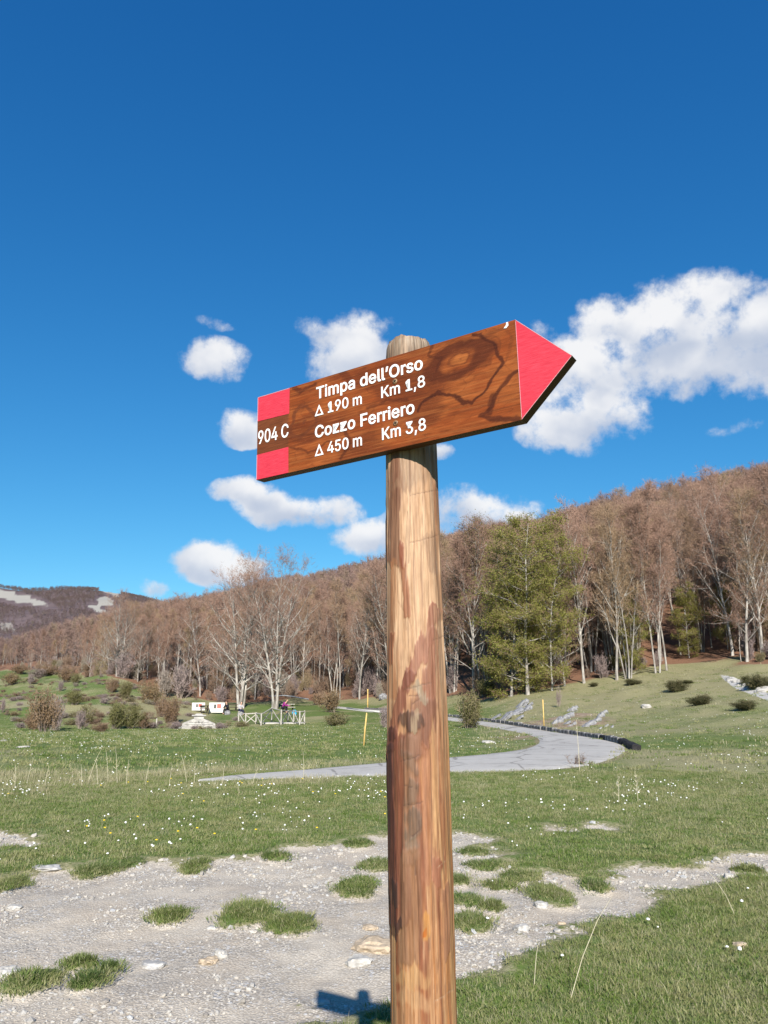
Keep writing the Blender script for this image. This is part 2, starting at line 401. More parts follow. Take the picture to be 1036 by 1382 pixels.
# polar ground sheet reaching the horizon
ncol = 400; RR = np.concatenate([[0.25, 0.6, 1.2, 2.0, 2.8], np.exp(np.linspace(math.log(3.4), math.log(130), 400)), np.exp(np.linspace(math.log(131), math.log(6000), 130))])
A = np.concatenate([np.linspace(-math.radians(33), math.radians(33), ncol), np.linspace(math.radians(33.8), math.radians(326.2), 110)])
AA, RM = np.meshgrid(A, RR, indexing='ij'); GX = RM*np.sin(AA); GY = RM*np.cos(AA)
gf = gravel_field(GX, GY); GZ = z_ground(GX, GY, gf); rdm = road_dist(GX, GY)
na, nr = GX.shape
idx = np.arange(na*nr).reshape(na, nr); nxt = np.roll(idx, -1, axis=0)
F = np.stack([idx[:, :-1], idx[:, 1:], nxt[:, 1:], nxt[:, :-1]], -1).reshape(-1, 4)
V = np.stack([GX, GY, GZ], -1).reshape(-1, 3)
U = u_of(GX, GY); Rr = np.hypot(GX, GY); front = GY > 0
FR = np.where(front, np.interp(U, FOREST_U, FOREST_R), 200)
nA = fbm(GX/5.0, GY/5.0, 61, 5); nB = fbm(GX/17.0, GY/17.0, 62, 4)
litter = sstep(Rr - FR + (nA-0.5)*9, -4.5, 1.5)
litter = np.where(Rr > 600, 1, litter)
dry = 0.30 + 0.5*sstep(nA, 0.35, 0.75)
band = sstep(Rr, 13.2, 14.6)*sstep(Rr, 19.5, 16.5)*sstep(U, 530, 380)
dry = np.maximum(dry, band*(0.4+0.6*nA)*1.2)
bandr = sstep(Rr, 15, 18)*sstep(Rr, 27, 22)*sstep(U, 760, 860); dry = np.maximum(dry, bandr*0.85)
leftrough = sstep(Rr, 62, 72)*sstep(Rr, 135, 95)*sstep(U, 330, 250)*sstep(nB, 0.36, 0.56); dry = np.maximum(dry, leftrough)
slope = sstep(U, 600, 720)*sstep(Rr, 24, 32); dry = np.maximum(dry, slope*(0.52+0.6*nB))
dry = np.maximum(dry, sstep(Rr-FR, -16, -4)*0.85)
verge = sstep(gf, -1.0, -0.2)*(Rr < 24); dry = np.maximum(dry*np.where(Rr < 13, 0.6, 1), verge*0.9)
lush = sstep(Rr, 22, 34)*sstep(Rr, 66, 54)*sstep(U, 700, 560)
dry = dry*(1-0.75*lush)
rock = np.zeros_like(GX)
def patch(u, v, a, b, rot=0.0, rlo=0, rhi=1e9, s=1.0):
    # a patch in plan: found from where it shows, then laid as an ellipse in bearing and row
    global rock
    uu, vv = to_px(GX, GY, GZ)
    dx = uu-u; dy = vv-v; c, s_ = math.cos(rot), math.sin(rot)
    q = 1-np.sqrt(((dx*c+dy*s_)/a)**2+((-dx*s_+dy*c)/b)**2) + (nA-0.5)*0.5
    rock = np.maximum(rock, np.where((Rr > rlo) & (Rr < rhi) & front, sstep(q, 0.0, 0.35)*s, 0))
patch(22,806,56,8,0.24,600,1500,0.85); patch(142,812,15,8,0.2,600,1500); patch(135,824,20,5,0.45,600,1500); patch(6,846,24,11,0.2,600,1500,0.6); patch(150,801,16,4,0.3,600,1500)
patch(1012,930,52,8,0.42,30,62)
rockfar = sstep(fbm(GX/90, GY/90, 77, 5), 0.55, 0.7)*sstep(Rr, 650, 900)*0.35; rock = np.maximum(rock, rockfar)
shade_bare = np.zeros_like(GX)
bare = slope*sstep(Rr-FR, -10, -22)*sstep(fbm(GX/2.6, GY/2.6, 81, 4), 0.5, 0.68)*sstep(U, 900, 760)
bare = np.maximum(bare, sstep(rdm, 0.5, 0.1)*0.6)
farm = sstep(Rr, 420, 700)
ground_attrs = dict(gravel=gf*0.5+0.5, dry=np.clip(dry, 0, 1), litter=litter, rock=rock, bare=np.clip(bare, 0, 1), farhill=farm)

gm, t = new_mat('meadow_and_track_ground', 0.95, 0.15)
P = t.obj
big = t.noise(P, 0.35, 4); mid = t.noise(P, 3.0, 5, 0.6); fine = t.noise(P, 26.0, 4, 0.65); micro = t.noise(P, 130.0, 3, 0.6)
green = t.mix(t.ramp(mid, 0.3, 0.7), (0.058, 0.100, 0.020), (0.105, 0.152, 0.034))
green = t.mix(t.ramp(fine, 0.35, 0.7), green, (0.115, 0.15, 0.05)); brown_ = t.noise(P, 1.1, 5, 0.7); green = t.mix(t.math('MULTIPLY', t.ramp(brown_, 0.55, 0.72), 0.6), green, (0.17, 0.135, 0.07))
straw = t.mix(t.ramp(fine, 0.3, 0.7), (0.17, 0.155, 0.075), (0.30, 0.28, 0.16))
dryv = t.math('ADD', t.attr('dry').outputs['Fac'], t.math('ADD', t.math('MULTIPLY', t.math('SUBTRACT', big, 0.5), 0.9), t.math('MULTIPLY', t.math('SUBTRACT', fine, 0.5), 1.1)))
c = t.mix(t.ramp(dryv, 0.35, 0.95), green, straw)
soil = t.mix(t.ramp(mid, 0.3, 0.7), (0.19, 0.13, 0.085), (0.30, 0.24, 0.18))
c = t.mix(t.ramp(t.math('ADD', t.attr('bare').outputs['Fac'], t.math('MULTIPLY', t.math('SUBTRACT', fine, 0.5), 0.7)), 0.35, 0.8), c, soil)
lit = t.mix(t.ramp(fine, 0.3, 0.7), (0.13, 0.066, 0.040), (0.25, 0.14, 0.088))
lit = t.mix(t.ramp(mid, 0.45, 0.75), lit, (0.20, 0.12, 0.075))
hill = t.mix(t.ramp(t.noise(P, 0.045, 6, 0.7), 0.35, 0.65), (0.085, 0.062, 0.066), (0.13, 0.098, 0.098))
lit = t.mix(t.attr('farhill').outputs['Fac'], lit, hill)
c = t.mix(t.ramp(t.math('ADD', t.attr('litter').outputs['Fac'], t.math('MULTIPLY', t.math('SUBTRACT', mid, 0.5), 0.5)), 0.35, 0.65), c, lit)
rk = t.mix(t.ramp(fine, 0.3, 0.7), (0.30, 0.29, 0.27), (0.52, 0.51, 0.49))
rk = t.mix(t.attr('farhill').outputs['Fac'], rk, (0.30, 0.285, 0.25))
c = t.mix(t.ramp(t.math('ADD', t.attr('rock').outputs['Fac'], t.math('MULTIPLY', t.math('SUBTRACT', mid, 0.5), 0.6)), 0.4, 0.75), c, rk)
# gravel: pale limestone grit with stones of many sizes and damp sandy hollows
sand = t.mix(t.ramp(t.noise(P, 1.3, 4, 0.6), 0.35, 0.65), (0.44, 0.368, 0.28), (0.54, 0.475, 0.38))
v1 = t.voro(P, 70.0, out='Color'); v1d = t.voro(P, 70.0)
v2 = t.voro(P, 30.0, out='Color'); v2d = t.voro(P, 30.0)
sepn = t.node('ShaderNodeSeparateColor'); t.l.new(v1, sepn.inputs[0]); sepm = t.node('ShaderNodeSeparateColor'); t.l.new(v2, sepm.inputs[0])
grit = t.mix(sepn.outputs[0], (0.35, 0.315, 0.265), (0.58, 0.54, 0.475))
grit = t.mix(t.ramp(v1d, 0.35, 0.6), grit, (0.27, 0.24, 0.20))
grit2 = t.mix(sepm.outputs[1], (0.30, 0.29, 0.28), (0.60, 0.585, 0.555))
stony = t.ramp(t.noise(P, 2.1, 4, 0.65), 0.40, 0.60)
gcol = t.mix(t.math('MULTIPLY', stony, 0.75), t.mix(0.42, sand, grit), grit)
gcol = t.mix(t.math('MULTIPLY', t.math('GREATER_THAN', sepm.outputs[0], 0.72), t.math('MULTIPLY', stony, t.ramp(v2d, 0.42, 0.34))), gcol, grit2)
gcol = t.mix(t.math('MULTIPLY', t.ramp(micro, 0.55, 0.75), 0.2), gcol, (0.16, 0.14, 0.12))
gmask = t.ramp(t.math('ADD', t.attr('gravel').outputs['Fac'], t.math('ADD', t.math('MULTIPLY', t.math('SUBTRACT', fine, 0.5), 0.55), t.math('MULTIPLY', t.math('SUBTRACT', mid, 0.5), 0.3))), 0.42, 0.58)
c = t.mix(gmask, c, gcol)
base(t, c)
hgt = t.math('ADD', t.math('MULTIPLY', t.math('SUBTRACT', 0.6, v1d), 0.5), t.math('ADD', t.math('MULTIPLY', micro, 0.4), t.math('MULTIPLY', t.math('MULTIPLY', t.math('SUBTRACT', 0.6, v2d), stony), 0.7)))
bump(t, hgt, 0.7, 0.012)
ground = ob('ground', mesh_np('ground', V, F, gm, True, attrs={k: a.ravel() for k, a in ground_attrs.items()}))
tag(ground, kind='structure')

# ------------------------------------------------------------------ road with its kerb
rm, t = new_mat('worn_asphalt', 0.9, 0.2)
a1 = t.noise(t.obj, 0.6, 5, 0.6); a2 = t.noise(t.obj, 40, 4, 0.7)
cr = t.voro(t.obj, 0.55, 'DISTANCE_TO_EDGE'); a3 = t.noise(t.obj, 1.7, 6, 0.7)
rc0 = (t.mix(t.ramp(a2, 0.3, 0.7), t.mix(t.ramp(a1, 0.35, 0.65), (0.32, 0.305, 0.285), (0.38, 0.365, 0.34)), (0.41, 0.395, 0.365)))
rc0 = t.mix(t.math('MULTIPLY', t.ramp(a3, 0.52, 0.66), 0.45), rc0, (0.24, 0.225, 0.20)); rc0 = t.mix(t.math('MULTIPLY', t.ramp(t.math('ADD', cr, t.math('MULTIPLY', t.math('SUBTRACT', a3, 0.5), 0.12)), 0.022, 0.006), 0.6), rc0, (0.12, 0.11, 0.10)); base(t, rc0); bump(t, a2, 0.4, 0.01)
rv = []; rf = []; W = 8
for i, (a, b) in enumerate(zip(ro, ri)):
    for k in range(W+1):
        p = a.lerp(b, k/W); zz = zf(p.x, p.y)
        e = 0.035*math.sin(math.pi*k/W)
        rv.append((p.x, p.y, float(z_smooth(np.array([p.x]), np.array([p.y]))[0]) + 0.016 + e*0.5))
    p, q = rv[-1], rv[-1-W]
    ex, ey = p[0]-q[0], p[1]-q[1]; el_ = math.hypot(ex, ey)+1e-6; ex, ey = ex/el_*0.35, ey/el_*0.35
    rv.append((p[0]+ex, p[1]+ey, p[2]-0.10)); rv.append((q[0]-ex, q[1]-ey, q[2]-0.10))
S = W+3
for i in range(len(ro)-1):
    o0, o1 = i*S, (i+1)*S
    for k in range(W): rf.append((o0+k, o0+k+1, o1+k+1, o1+k))
    rf.append((o0+W, o0+W+1, o1+W+1, o1+W)); rf.append((o0+W+2, o0, o1, o1+W+2))
road = ob('road', mesh_np('road', rv, rf, rm, True)); tag(road, kind='structure')
km, t = new_mat('dark_weathered_kerb_stone', 0.9, 0.2)
n1 = t.noise(t.obj, 5.0, 5, 0.65); oi = t.node('ShaderNodeObjectInfo')
kc = t.mix(t.ramp(n1, 0.38, 0.62), (0.10, 0.095, 0.09), (0.33, 0.315, 0.295))
base(t, t.mix(t.math('MULTIPLY', oi.outputs['Random'], 0.25), kc, (0.035, 0.032, 0.032))); bump(t, n1, 0.6, 0.03)
km2 = plain('tarry_kerb_stone', (0.014, 0.013, 0.014), 0.4, 8, 0.75, 0.3, 0.6, 0.03)
kerb = empty('road_kerb'); tag(kerb, 'low kerb of dark stained stone blocks along the outer bend of the road', 'kerb')
ks = []
kp = [march(858, 1013, z_smooth)] + [ro[i] for i in range(73, 142)]
seg = []
for i, p in enumerate(kp):
    q = kp[min(i+1, len(kp)-1)]; o_ = kp[max(i-1, 0)]; d = (q-o_); d.z = 0
    if d.length < 1e-4: continue
    d.normalize(); out = Vector((-d.y, d.x, 0)) if Vector((-d.y, d.x)).dot(Vector((p.x, p.y))) > 0 else Vector((d.y, -d.x, 0))
    seg.append(p + out*(0.22 if i > 2 else 0.05))
acc = 0; last = seg[0]; blocks = []
cur = seg[0]
for p in seg[1:]:
    while (p-cur).length > 0.95:
        q = cur + (p-cur).normalized()*0.95; blocks.append((cur, q)); cur = q
rr_ = random.Random(3)
protoK = []
for k in range(4):
    m_ = MB().box((0, 0, 0), (0.90, 0.22, 0.50), bev=0.035)
    m_.v = [(x+rr_.uniform(-.02, .02), y+rr_.uniform(-.02, .02), z+rr_.uniform(-.02, .02)) for x, y, z in m_.v]
    protoK.append(m_.mesh('kerb_block', km))
protoD = [m.copy() for m in protoK]
for m_ in protoD: m_.materials.clear(); m_.materials.append(km2)
for i, (a, b) in enumerate(blocks[:70]):
    c = (a+b)/2; g = float(z_smooth(np.array([c.x]), np.array([c.y]))[0])
    dark = i < 4 or (i < 9 and i % 3 == 0)
    o = ob('kerb_block', (protoD if dark else protoK)[i % 4], kerb, (c.x, c.y, g-0.10+rr_.uniform(-.02, .02)), (rr_.uniform(-.03, .03), 0, math.atan2(b.y-a.y, b.x-a.x)+rr_.uniform(-.03, .03)))

# ------------------------------------------------------------------ signpost
GLYPH = json.loads(r'''{"T":[449,[[32,452,32,509,417,509,417,452,257,452,257,0,193,0,193,452]]],"i":[167,[[53,0,53,379,114,379,114,0],[84,443,75,444,67,446,60,449,54,455,48,461,44,468,42,475,41,483,42,491,44,499,48,506,54,512,60,517,67,521,75,523,84,524,92,523,100,521,107,517,114,512,119,506,123,499,126,491,126,483,126,475,123,468,119,461,114,455,107,449,100,446,92,444]]],"m":[610,[[53,0,53,379,112,379,112,295,108,295,112,310,118,323,125,335,132,346,141,355,151,363,161,370,172,376,183,380,195,384,207,386,219,386,239,385,257,380,273,372,287,361,299,347,309,331,316,314,321,295,312,295,317,308,322,321,329,332,337,343,347,353,357,361,368,369,381,375,394,380,407,383,422,385,437,386,453,385,468,383,483,378,497,372,510,364,522,354,532,342,541,328,548,313,553,296,556,276,557,255,557,0,496,0,496,254,494,273,490,289,483,302,473,313,460,321,447,326,433,329,419,330,406,330,395,328,384,324,374,320,365,314,358,307,351,299,345,290,341,280,338,270,336,259,335,247,335,0,274,0,274,260,273,275,269,288,262,301,253,311,242,320,229,326,215,329,199,330,188,330,178,328,168,325,158,320,148,314,140,307,132,299,126,289,121,278,117,266,114,253,114,238,114,0]]],"p":[424,[[53,-143,53,379,112,379,112,319,118,319,122,325,126,331,131,338,137,346,144,353,152,360,161,367,171,373,183,378,197,381,212,384,229,384,252,383,274,378,294,371,313,361,330,347,345,332,359,313,370,293,379,270,385,245,389,218,390,189,389,160,385,133,379,108,370,84,359,64,346,45,330,29,313,16,294,5,274,-2,252,-7,229,-8,213,-7,198,-5,184,-1,173,4,162,10,153,17,145,24,138,31,132,39,127,46,122,53,118,59,114,59,114,-143],[220,47,237,48,253,51,267,57,279,66,291,76,301,88,309,101,316,117,321,133,325,151,327,170,328,189,327,209,325,227,321,245,316,261,309,276,301,290,291,301,280,311,267,319,253,325,237,329,220,330,203,329,188,325,174,320,161,312,150,302,140,291,132,278,125,263,120,247,116,229,113,210,113,189,113,169,116,150,120,132,125,115,132,100,140,86,150,75,162,65,174,57,188,51,204,48]]],"a":[389,[[160,-9,142,-8,126,-5,110,-1,94,5,80,12,68,22,57,32,48,45,40,58,35,73,31,90,30,108,31,123,34,138,38,150,43,161,50,171,58,179,67,187,78,193,89,199,100,203,112,207,125,211,138,213,152,216,165,218,178,220,194,222,209,224,222,225,234,227,244,228,252,230,259,232,265,235,270,238,273,243,275,248,276,255,276,257,275,268,273,279,271,288,267,297,262,304,256,311,248,317,240,322,230,326,220,329,208,330,196,331,183,330,171,329,159,326,149,322,140,318,132,313,124,307,118,301,112,294,107,288,103,281,100,274,41,291,48,308,57,322,67,335,79,346,91,355,104,364,118,370,133,375,148,379,163,382,179,384,194,384,204,384,215,383,227,382,239,379,251,376,263,372,275,367,286,360,296,353,306,343,315,333,322,320,329,306,333,290,336,272,337,251,337,0,277,0,277,52,272,52,269,45,264,38,258,32,252,25,244,18,236,12,226,6,215,1,203,-3,190,-6,176,-8],[170,45,187,46,202,49,216,53,228,59,239,66,248,74,257,83,263,93,269,104,272,115,275,126,276,138,276,190,273,188,270,186,265,184,259,182,253,180,246,179,239,177,231,176,223,175,216,173,208,172,200,171,175,168,165,166,154,164,144,162,134,159,125,155,117,150,110,145,103,139,98,132,95,124,93,115,92,105,92,95,94,87,98,79,102,72,107,66,114,61,121,56,130,52,139,49,149,47,159,46]]]," ":[188,[]],"d":[424,[[195,-8,172,-7,151,-2,130,5,111,16,94,29,79,45,66,64,55,84,46,108,39,133,35,160,34,189,35,218,39,245,46,270,55,293,66,313,79,332,95,347,112,361,131,371,151,378,173,383,196,384,213,384,228,381,241,378,253,373,263,367,272,360,280,353,287,346,293,338,298,331,303,325,306,319,311,319,311,509,372,509,372,0,313,0,313,59,307,59,303,53,298,46,293,39,287,31,280,24,272,17,263,10,252,4,241,-1,227,-5,212,-7],[205,47,221,48,236,51,250,57,263,65,274,75,284,86,293,100,299,115,305,132,309,150,311,169,312,189,311,210,309,229,305,247,300,263,293,278,284,291,275,302,263,312,251,320,237,325,221,329,205,330,187,329,172,325,157,319,145,311,133,301,124,290,115,276,108,261,103,245,99,227,97,209,96,189,97,170,99,151,103,133,109,117,115,101,124,88,134,76,145,66,158,57,172,51,188,48]]],"e":[404,[[212,-8,185,-7,161,-2,138,6,117,16,98,30,82,46,68,64,56,85,46,108,40,132,35,159,34,187,35,215,39,242,46,267,55,290,67,311,81,329,97,346,115,359,135,370,157,378,180,383,205,384,221,384,236,382,251,379,266,374,280,368,294,361,307,351,319,341,331,329,341,315,350,299,357,282,363,263,368,242,370,219,371,194,371,169,75,169,75,221,338,221,310,202,309,220,307,237,303,254,298,269,291,282,283,294,273,305,263,314,250,321,237,326,222,329,205,330,189,329,173,326,159,321,146,313,135,304,125,294,116,282,109,270,103,256,99,241,97,226,96,211,96,178,97,157,100,139,104,122,110,106,118,92,128,80,139,70,151,61,165,55,179,50,195,47,212,46,224,47,234,48,244,50,254,53,263,56,271,61,278,66,285,73,292,80,297,88,302,96,306,105,365,91,360,77,353,63,345,51,335,39,324,29,311,19,298,11,283,4,266,-1,249,-5,231,-7]]],"l":[189,[[139,-2,119,-1,101,3,86,10,74,20,65,33,58,47,54,65,53,84,53,509,114,509,114,99,114,87,115,77,117,68,120,62,124,58,130,54,137,53,146,52,150,52,154,52,158,52,160,53,163,53,165,53,167,54,170,54,181,3,176,2,172,1,167,0,162,-1,156,-2,151,-2,145,-2]]],"\u2019":[177,[[52,318,82,509,151,509,98,318]]],"O":[533,[[267,-7,235,-5,205,1,177,11,150,25,126,42,105,63,86,88,70,115,57,146,48,179,42,215,40,254,42,293,48,329,57,362,70,393,86,421,105,445,126,466,150,484,177,498,205,508,235,514,267,516,299,514,329,508,357,498,384,484,408,466,429,445,448,421,464,393,477,362,486,329,491,293,493,254,491,215,486,179,477,146,464,115,448,88,429,63,408,42,384,25,357,11,329,1,299,-5],[267,53,289,54,310,59,330,66,349,76,367,89,383,105,396,123,408,144,418,168,425,194,429,223,430,254,429,286,425,314,418,341,408,365,396,386,383,404,367,420,349,433,330,443,310,450,289,454,267,456,245,454,223,450,203,443,184,433,167,420,151,404,137,385,125,364,116,340,109,314,105,285,103,254,105,223,109,194,116,168,125,144,137,123,151,105,167,89,184,76,203,66,223,59,245,54]]],"r":[259,[[53,0,53,379,112,379,112,321,115,321,122,335,130,347,140,358,152,367,166,375,181,380,196,384,213,385,217,385,221,385,225,385,229,384,243,384,243,322,242,323,239,323,235,324,230,324,224,325,219,325,213,326,207,326,194,325,182,323,170,319,159,315,149,309,140,301,132,293,126,284,121,273,117,262,114,250,114,237,114,0]]],"s":[365,[[182,-8,163,-7,145,-5,128,-2,112,3,98,10,84,18,72,27,62,38,53,50,45,63,40,78,36,94,94,107,99,92,105,79,114,69,124,60,136,54,150,49,165,46,181,45,200,46,217,50,232,55,244,62,255,71,262,81,267,91,268,103,267,112,265,121,260,129,254,136,246,142,237,147,225,151,212,155,149,170,125,177,104,186,87,196,72,208,61,222,53,237,48,255,47,274,48,290,51,305,57,319,65,332,75,343,87,354,100,363,115,370,131,377,149,381,167,384,187,384,206,384,223,381,239,378,254,372,267,366,279,358,290,349,299,339,307,328,314,316,319,303,324,290,268,277,264,288,258,298,251,307,243,316,232,323,219,328,205,331,187,333,171,332,156,329,143,324,131,317,121,308,114,299,110,289,109,277,110,267,112,258,117,250,124,243,133,237,144,232,157,227,172,223,229,209,254,202,275,194,292,183,306,171,317,158,325,142,330,125,331,107,330,90,326,75,321,61,312,47,302,35,290,24,276,15,260,6,242,0,223,-5,203,-7]]],"o":[415,[[207,-8,182,-7,159,-2,137,6,117,16,98,30,82,46,68,64,56,85,46,108,40,133,36,159,34,187,36,216,40,243,46,268,56,291,68,312,82,330,98,346,117,360,137,371,159,378,182,383,207,384,233,383,256,378,278,371,299,360,317,346,333,330,347,312,359,291,369,268,376,243,380,216,381,187,380,159,376,133,369,108,359,85,347,64,333,46,317,30,299,16,278,6,256,-2,233,-7],[207,46,226,48,242,51,257,57,270,66,282,76,292,89,300,102,307,117,312,134,316,151,318,169,319,187,318,206,316,224,312,242,307,258,300,274,292,287,282,300,270,310,257,319,242,325,226,329,207,330,189,329,173,325,158,319,145,310,134,300,124,287,115,274,108,258,103,242,99,224,97,206,96,187,97,169,99,151,103,134,108,117,115,102,124,89,134,76,145,66,158,57,173,51,189,48]]],"C":[510,[[267,-7,235,-5,205,1,177,11,150,25,126,42,104,63,86,88,70,115,57,146,48,179,42,215,40,254,42,293,48,329,57,362,70,393,86,421,104,445,126,466,150,484,177,498,205,508,235,514,267,516,286,515,305,513,323,509,340,504,357,498,373,490,388,481,402,471,415,460,427,447,438,433,448,418,456,402,463,385,469,367,473,348,408,348,405,361,401,373,395,384,389,395,382,404,375,413,366,421,357,428,348,435,337,440,327,445,315,449,304,452,292,454,280,455,267,456,245,454,223,450,203,443,184,432,166,419,150,403,137,385,125,364,116,340,109,314,105,285,103,254,105,223,109,194,116,168,125,145,137,123,151,105,166,89,184,76,203,66,223,59,245,54,267,53,280,53,292,55,304,57,315,60,327,64,337,69,348,74,357,81,366,88,375,96,382,105,389,114,395,125,401,136,405,148,408,160,473,160,469,142,463,124,457,107,448,91,438,76,428,62,416,49,402,38,388,28,373,19,357,11,341,5,323,0,305,-4,286,-6]]],"z":[380,[[42,0,42,46,254,320,254,323,48,323,48,379,333,379,333,331,126,60,126,56,339,56,339,0]]],"F":[410,[[60,0,60,509,369,509,369,452,125,452,125,278,346,278,346,221,125,221,125,0]]],"1":[453,[[76,0,76,55,391,55,391,0],[276,509,276,0,212,0,212,448,209,448,86,358,86,427,198,509]]],"9":[453,[[226,516,249,514,271,510,291,503,310,494,328,482,343,468,356,452,368,434,377,414,384,393,388,371,389,347,388,328,385,309,380,290,373,270,363,248,350,224,334,197,315,168,200,0,130,0,301,248,307,248,303,240,299,234,294,227,287,221,281,215,273,210,265,206,257,202,248,199,238,196,228,195,218,195,195,196,175,199,155,206,137,214,121,225,106,237,94,252,83,269,74,287,68,307,65,329,64,352,65,375,69,397,75,417,85,436,96,454,110,469,125,483,143,494,162,504,182,510,203,514],[226,460,212,459,199,457,186,452,174,446,163,438,154,429,145,419,138,407,133,395,129,381,126,367,125,352,126,336,129,322,133,308,138,295,145,284,154,274,163,265,174,257,186,251,199,247,212,244,226,243,240,244,254,247,267,251,279,257,289,265,299,273,307,284,314,295,320,308,324,321,327,335,327,350,327,366,324,381,320,394,314,407,307,419,299,429,290,438,279,446,267,452,254,457,241,459]]],"0":[453,[[227,-7,199,-5,174,1,151,11,130,24,111,41,95,62,80,86,69,113,60,144,53,178,49,214,48,254,49,294,53,330,60,364,69,395,81,422,95,447,112,467,130,484,151,498,174,508,200,514,227,516,254,514,279,508,302,498,323,484,342,467,358,447,372,422,384,395,393,364,400,330,404,294,405,254,404,214,400,178,393,144,384,113,373,86,359,62,342,41,323,24,302,11,279,1,254,-5],[227,50,245,51,261,56,276,63,290,74,303,87,313,103,323,122,330,144,336,168,340,194,343,223,344,254,343,285,340,314,336,341,330,365,323,387,313,405,303,422,290,435,276,446,261,453,245,458,227,460,209,458,192,453,177,446,163,435,151,422,140,405,131,387,123,365,117,341,113,314,110,285,109,254,110,223,113,194,117,168,123,144,131,122,140,103,151,87,163,74,177,63,192,56,209,51]]],",":[188,[[38,-119,68,71,137,71,84,-119]]],"8":[453,[[226,-7,201,-6,178,-2,156,3,136,11,117,21,101,33,86,47,74,62,64,78,57,96,53,115,52,135,53,151,55,166,59,181,65,195,72,208,81,220,90,231,101,241,113,249,125,256,139,261,153,265,153,267,135,273,119,282,105,293,93,308,83,324,76,342,72,360,70,380,72,399,75,417,82,434,90,450,101,464,114,477,129,488,146,498,164,506,184,511,204,514,226,516,248,514,269,511,288,506,306,498,323,488,337,477,350,464,361,450,370,434,377,417,380,399,382,380,380,361,376,342,369,324,359,308,347,293,333,282,318,273,300,267,300,265,314,261,327,256,339,249,351,241,362,231,372,220,380,208,387,195,393,181,397,166,400,151,401,135,399,115,395,96,388,78,378,62,366,47,352,33,335,21,317,11,296,3,275,-2,251,-6],[226,49,243,50,258,52,272,55,285,60,296,66,307,74,315,82,323,91,329,102,333,113,336,126,337,139,336,152,333,165,329,177,322,189,314,199,305,208,295,216,283,223,270,228,256,232,242,234,226,235,211,234,196,232,182,228,169,223,157,216,147,208,138,199,130,189,123,177,119,165,116,152,115,139,116,126,119,113,123,102,129,91,136,82,145,74,156,66,167,60,180,55,195,52,210,50],[226,290,239,290,252,292,263,296,274,300,284,306,293,313,300,321,307,330,312,341,316,351,318,363,319,376,318,388,316,399,313,410,308,420,301,429,294,437,285,444,275,449,264,454,252,457,240,459,226,460,213,459,200,457,188,454,177,449,167,444,159,437,151,429,145,420,139,410,136,399,134,388,133,376,134,363,136,351,139,341,145,330,151,321,159,313,168,306,178,300,189,296,201,292,213,290]]],"4":[453,[[40,105,40,158,247,509,311,509,109,166,109,163,413,163,413,105],[282,0,282,121,282,146,282,318,343,318,343,0]]],"K":[467,[[104,145,104,216,113,228,122,239,130,250,139,261,148,272,157,282,165,293,174,303,184,314,193,324,202,334,212,344,364,509,448,509,231,276,228,276],[60,0,60,509,125,509,125,334,124,225,125,193,125,0],[372,0,188,259,228,309,449,0]]],"3":[453,[[218,-7,195,-6,173,-3,152,2,133,10,114,19,98,30,83,43,70,57,60,74,52,91,46,111,44,132,109,132,111,119,115,107,120,97,126,87,134,78,144,71,154,64,165,59,178,55,191,52,204,50,219,50,234,51,248,53,262,56,275,61,287,67,297,74,307,83,315,93,321,104,325,116,328,130,329,145,328,158,326,172,322,184,316,196,308,207,299,217,288,226,275,234,260,240,242,244,223,247,201,248,157,248,157,299,288,448,288,452,70,452,70,509,372,509,372,461,211,278,211,289,239,290,264,288,287,284,308,276,327,265,344,253,359,239,371,222,381,205,387,186,392,166,393,145,392,123,387,103,380,84,370,66,358,50,344,36,327,23,309,12,288,4,266,-2,243,-6]]],"5":[453,[[221,-7,199,-6,178,-2,159,3,140,11,123,21,108,32,94,45,83,60,73,76,66,93,62,111,60,130,122,130,124,119,127,108,132,98,138,89,145,80,154,73,163,66,173,60,184,56,196,52,208,50,221,50,236,51,250,53,264,58,276,64,288,72,298,82,307,92,314,104,320,117,324,131,327,146,328,162,327,178,324,193,320,208,314,221,306,233,297,244,286,254,275,262,262,269,248,273,233,276,218,277,205,276,192,275,180,272,167,268,156,264,145,258,136,252,128,246,67,253,96,509,366,509,366,452,151,452,134,301,136,301,145,308,155,315,166,320,178,325,190,329,203,331,216,333,229,334,247,333,263,330,279,326,294,321,308,314,321,306,334,296,345,285,355,273,364,260,372,246,379,231,384,215,388,199,390,181,391,163,390,139,385,117,379,95,369,76,357,57,343,41,327,27,309,15,289,6,268,-1,245,-5]]],"\u0394":[474,[[16,0,203,509,271,509,457,0],[105,57,369,57,239,426,235,426]]]}''')
GLYPH['\u0394'] = [560, [[0, 0, 520, 0, 260, 509], [85, 52, 260, 400, 435, 52]]]
BU = Vector((0.83645177, -0.5475604, 0.02293559)); BV = Vector((-0.02206171, 0.00817385, 0.9997232)); BN = Vector((-0.5475963, -0.83672624, -0.00524309))
BP = Vector((-0.21635069, 1.25985486, 1.90343319))
BM = Matrix.Translation(BP) @ Matrix((BU, BV, BN)).transposed().to_4x4()      # x along the board, y up it, z out of its face
def bp(x, y, z=0.0): return BM @ Vector((x, y, z))

POST_A = Vector((0.0545, 1.152, 1.05)); POST_B = Vector((0.0398, 1.158, 2.10))
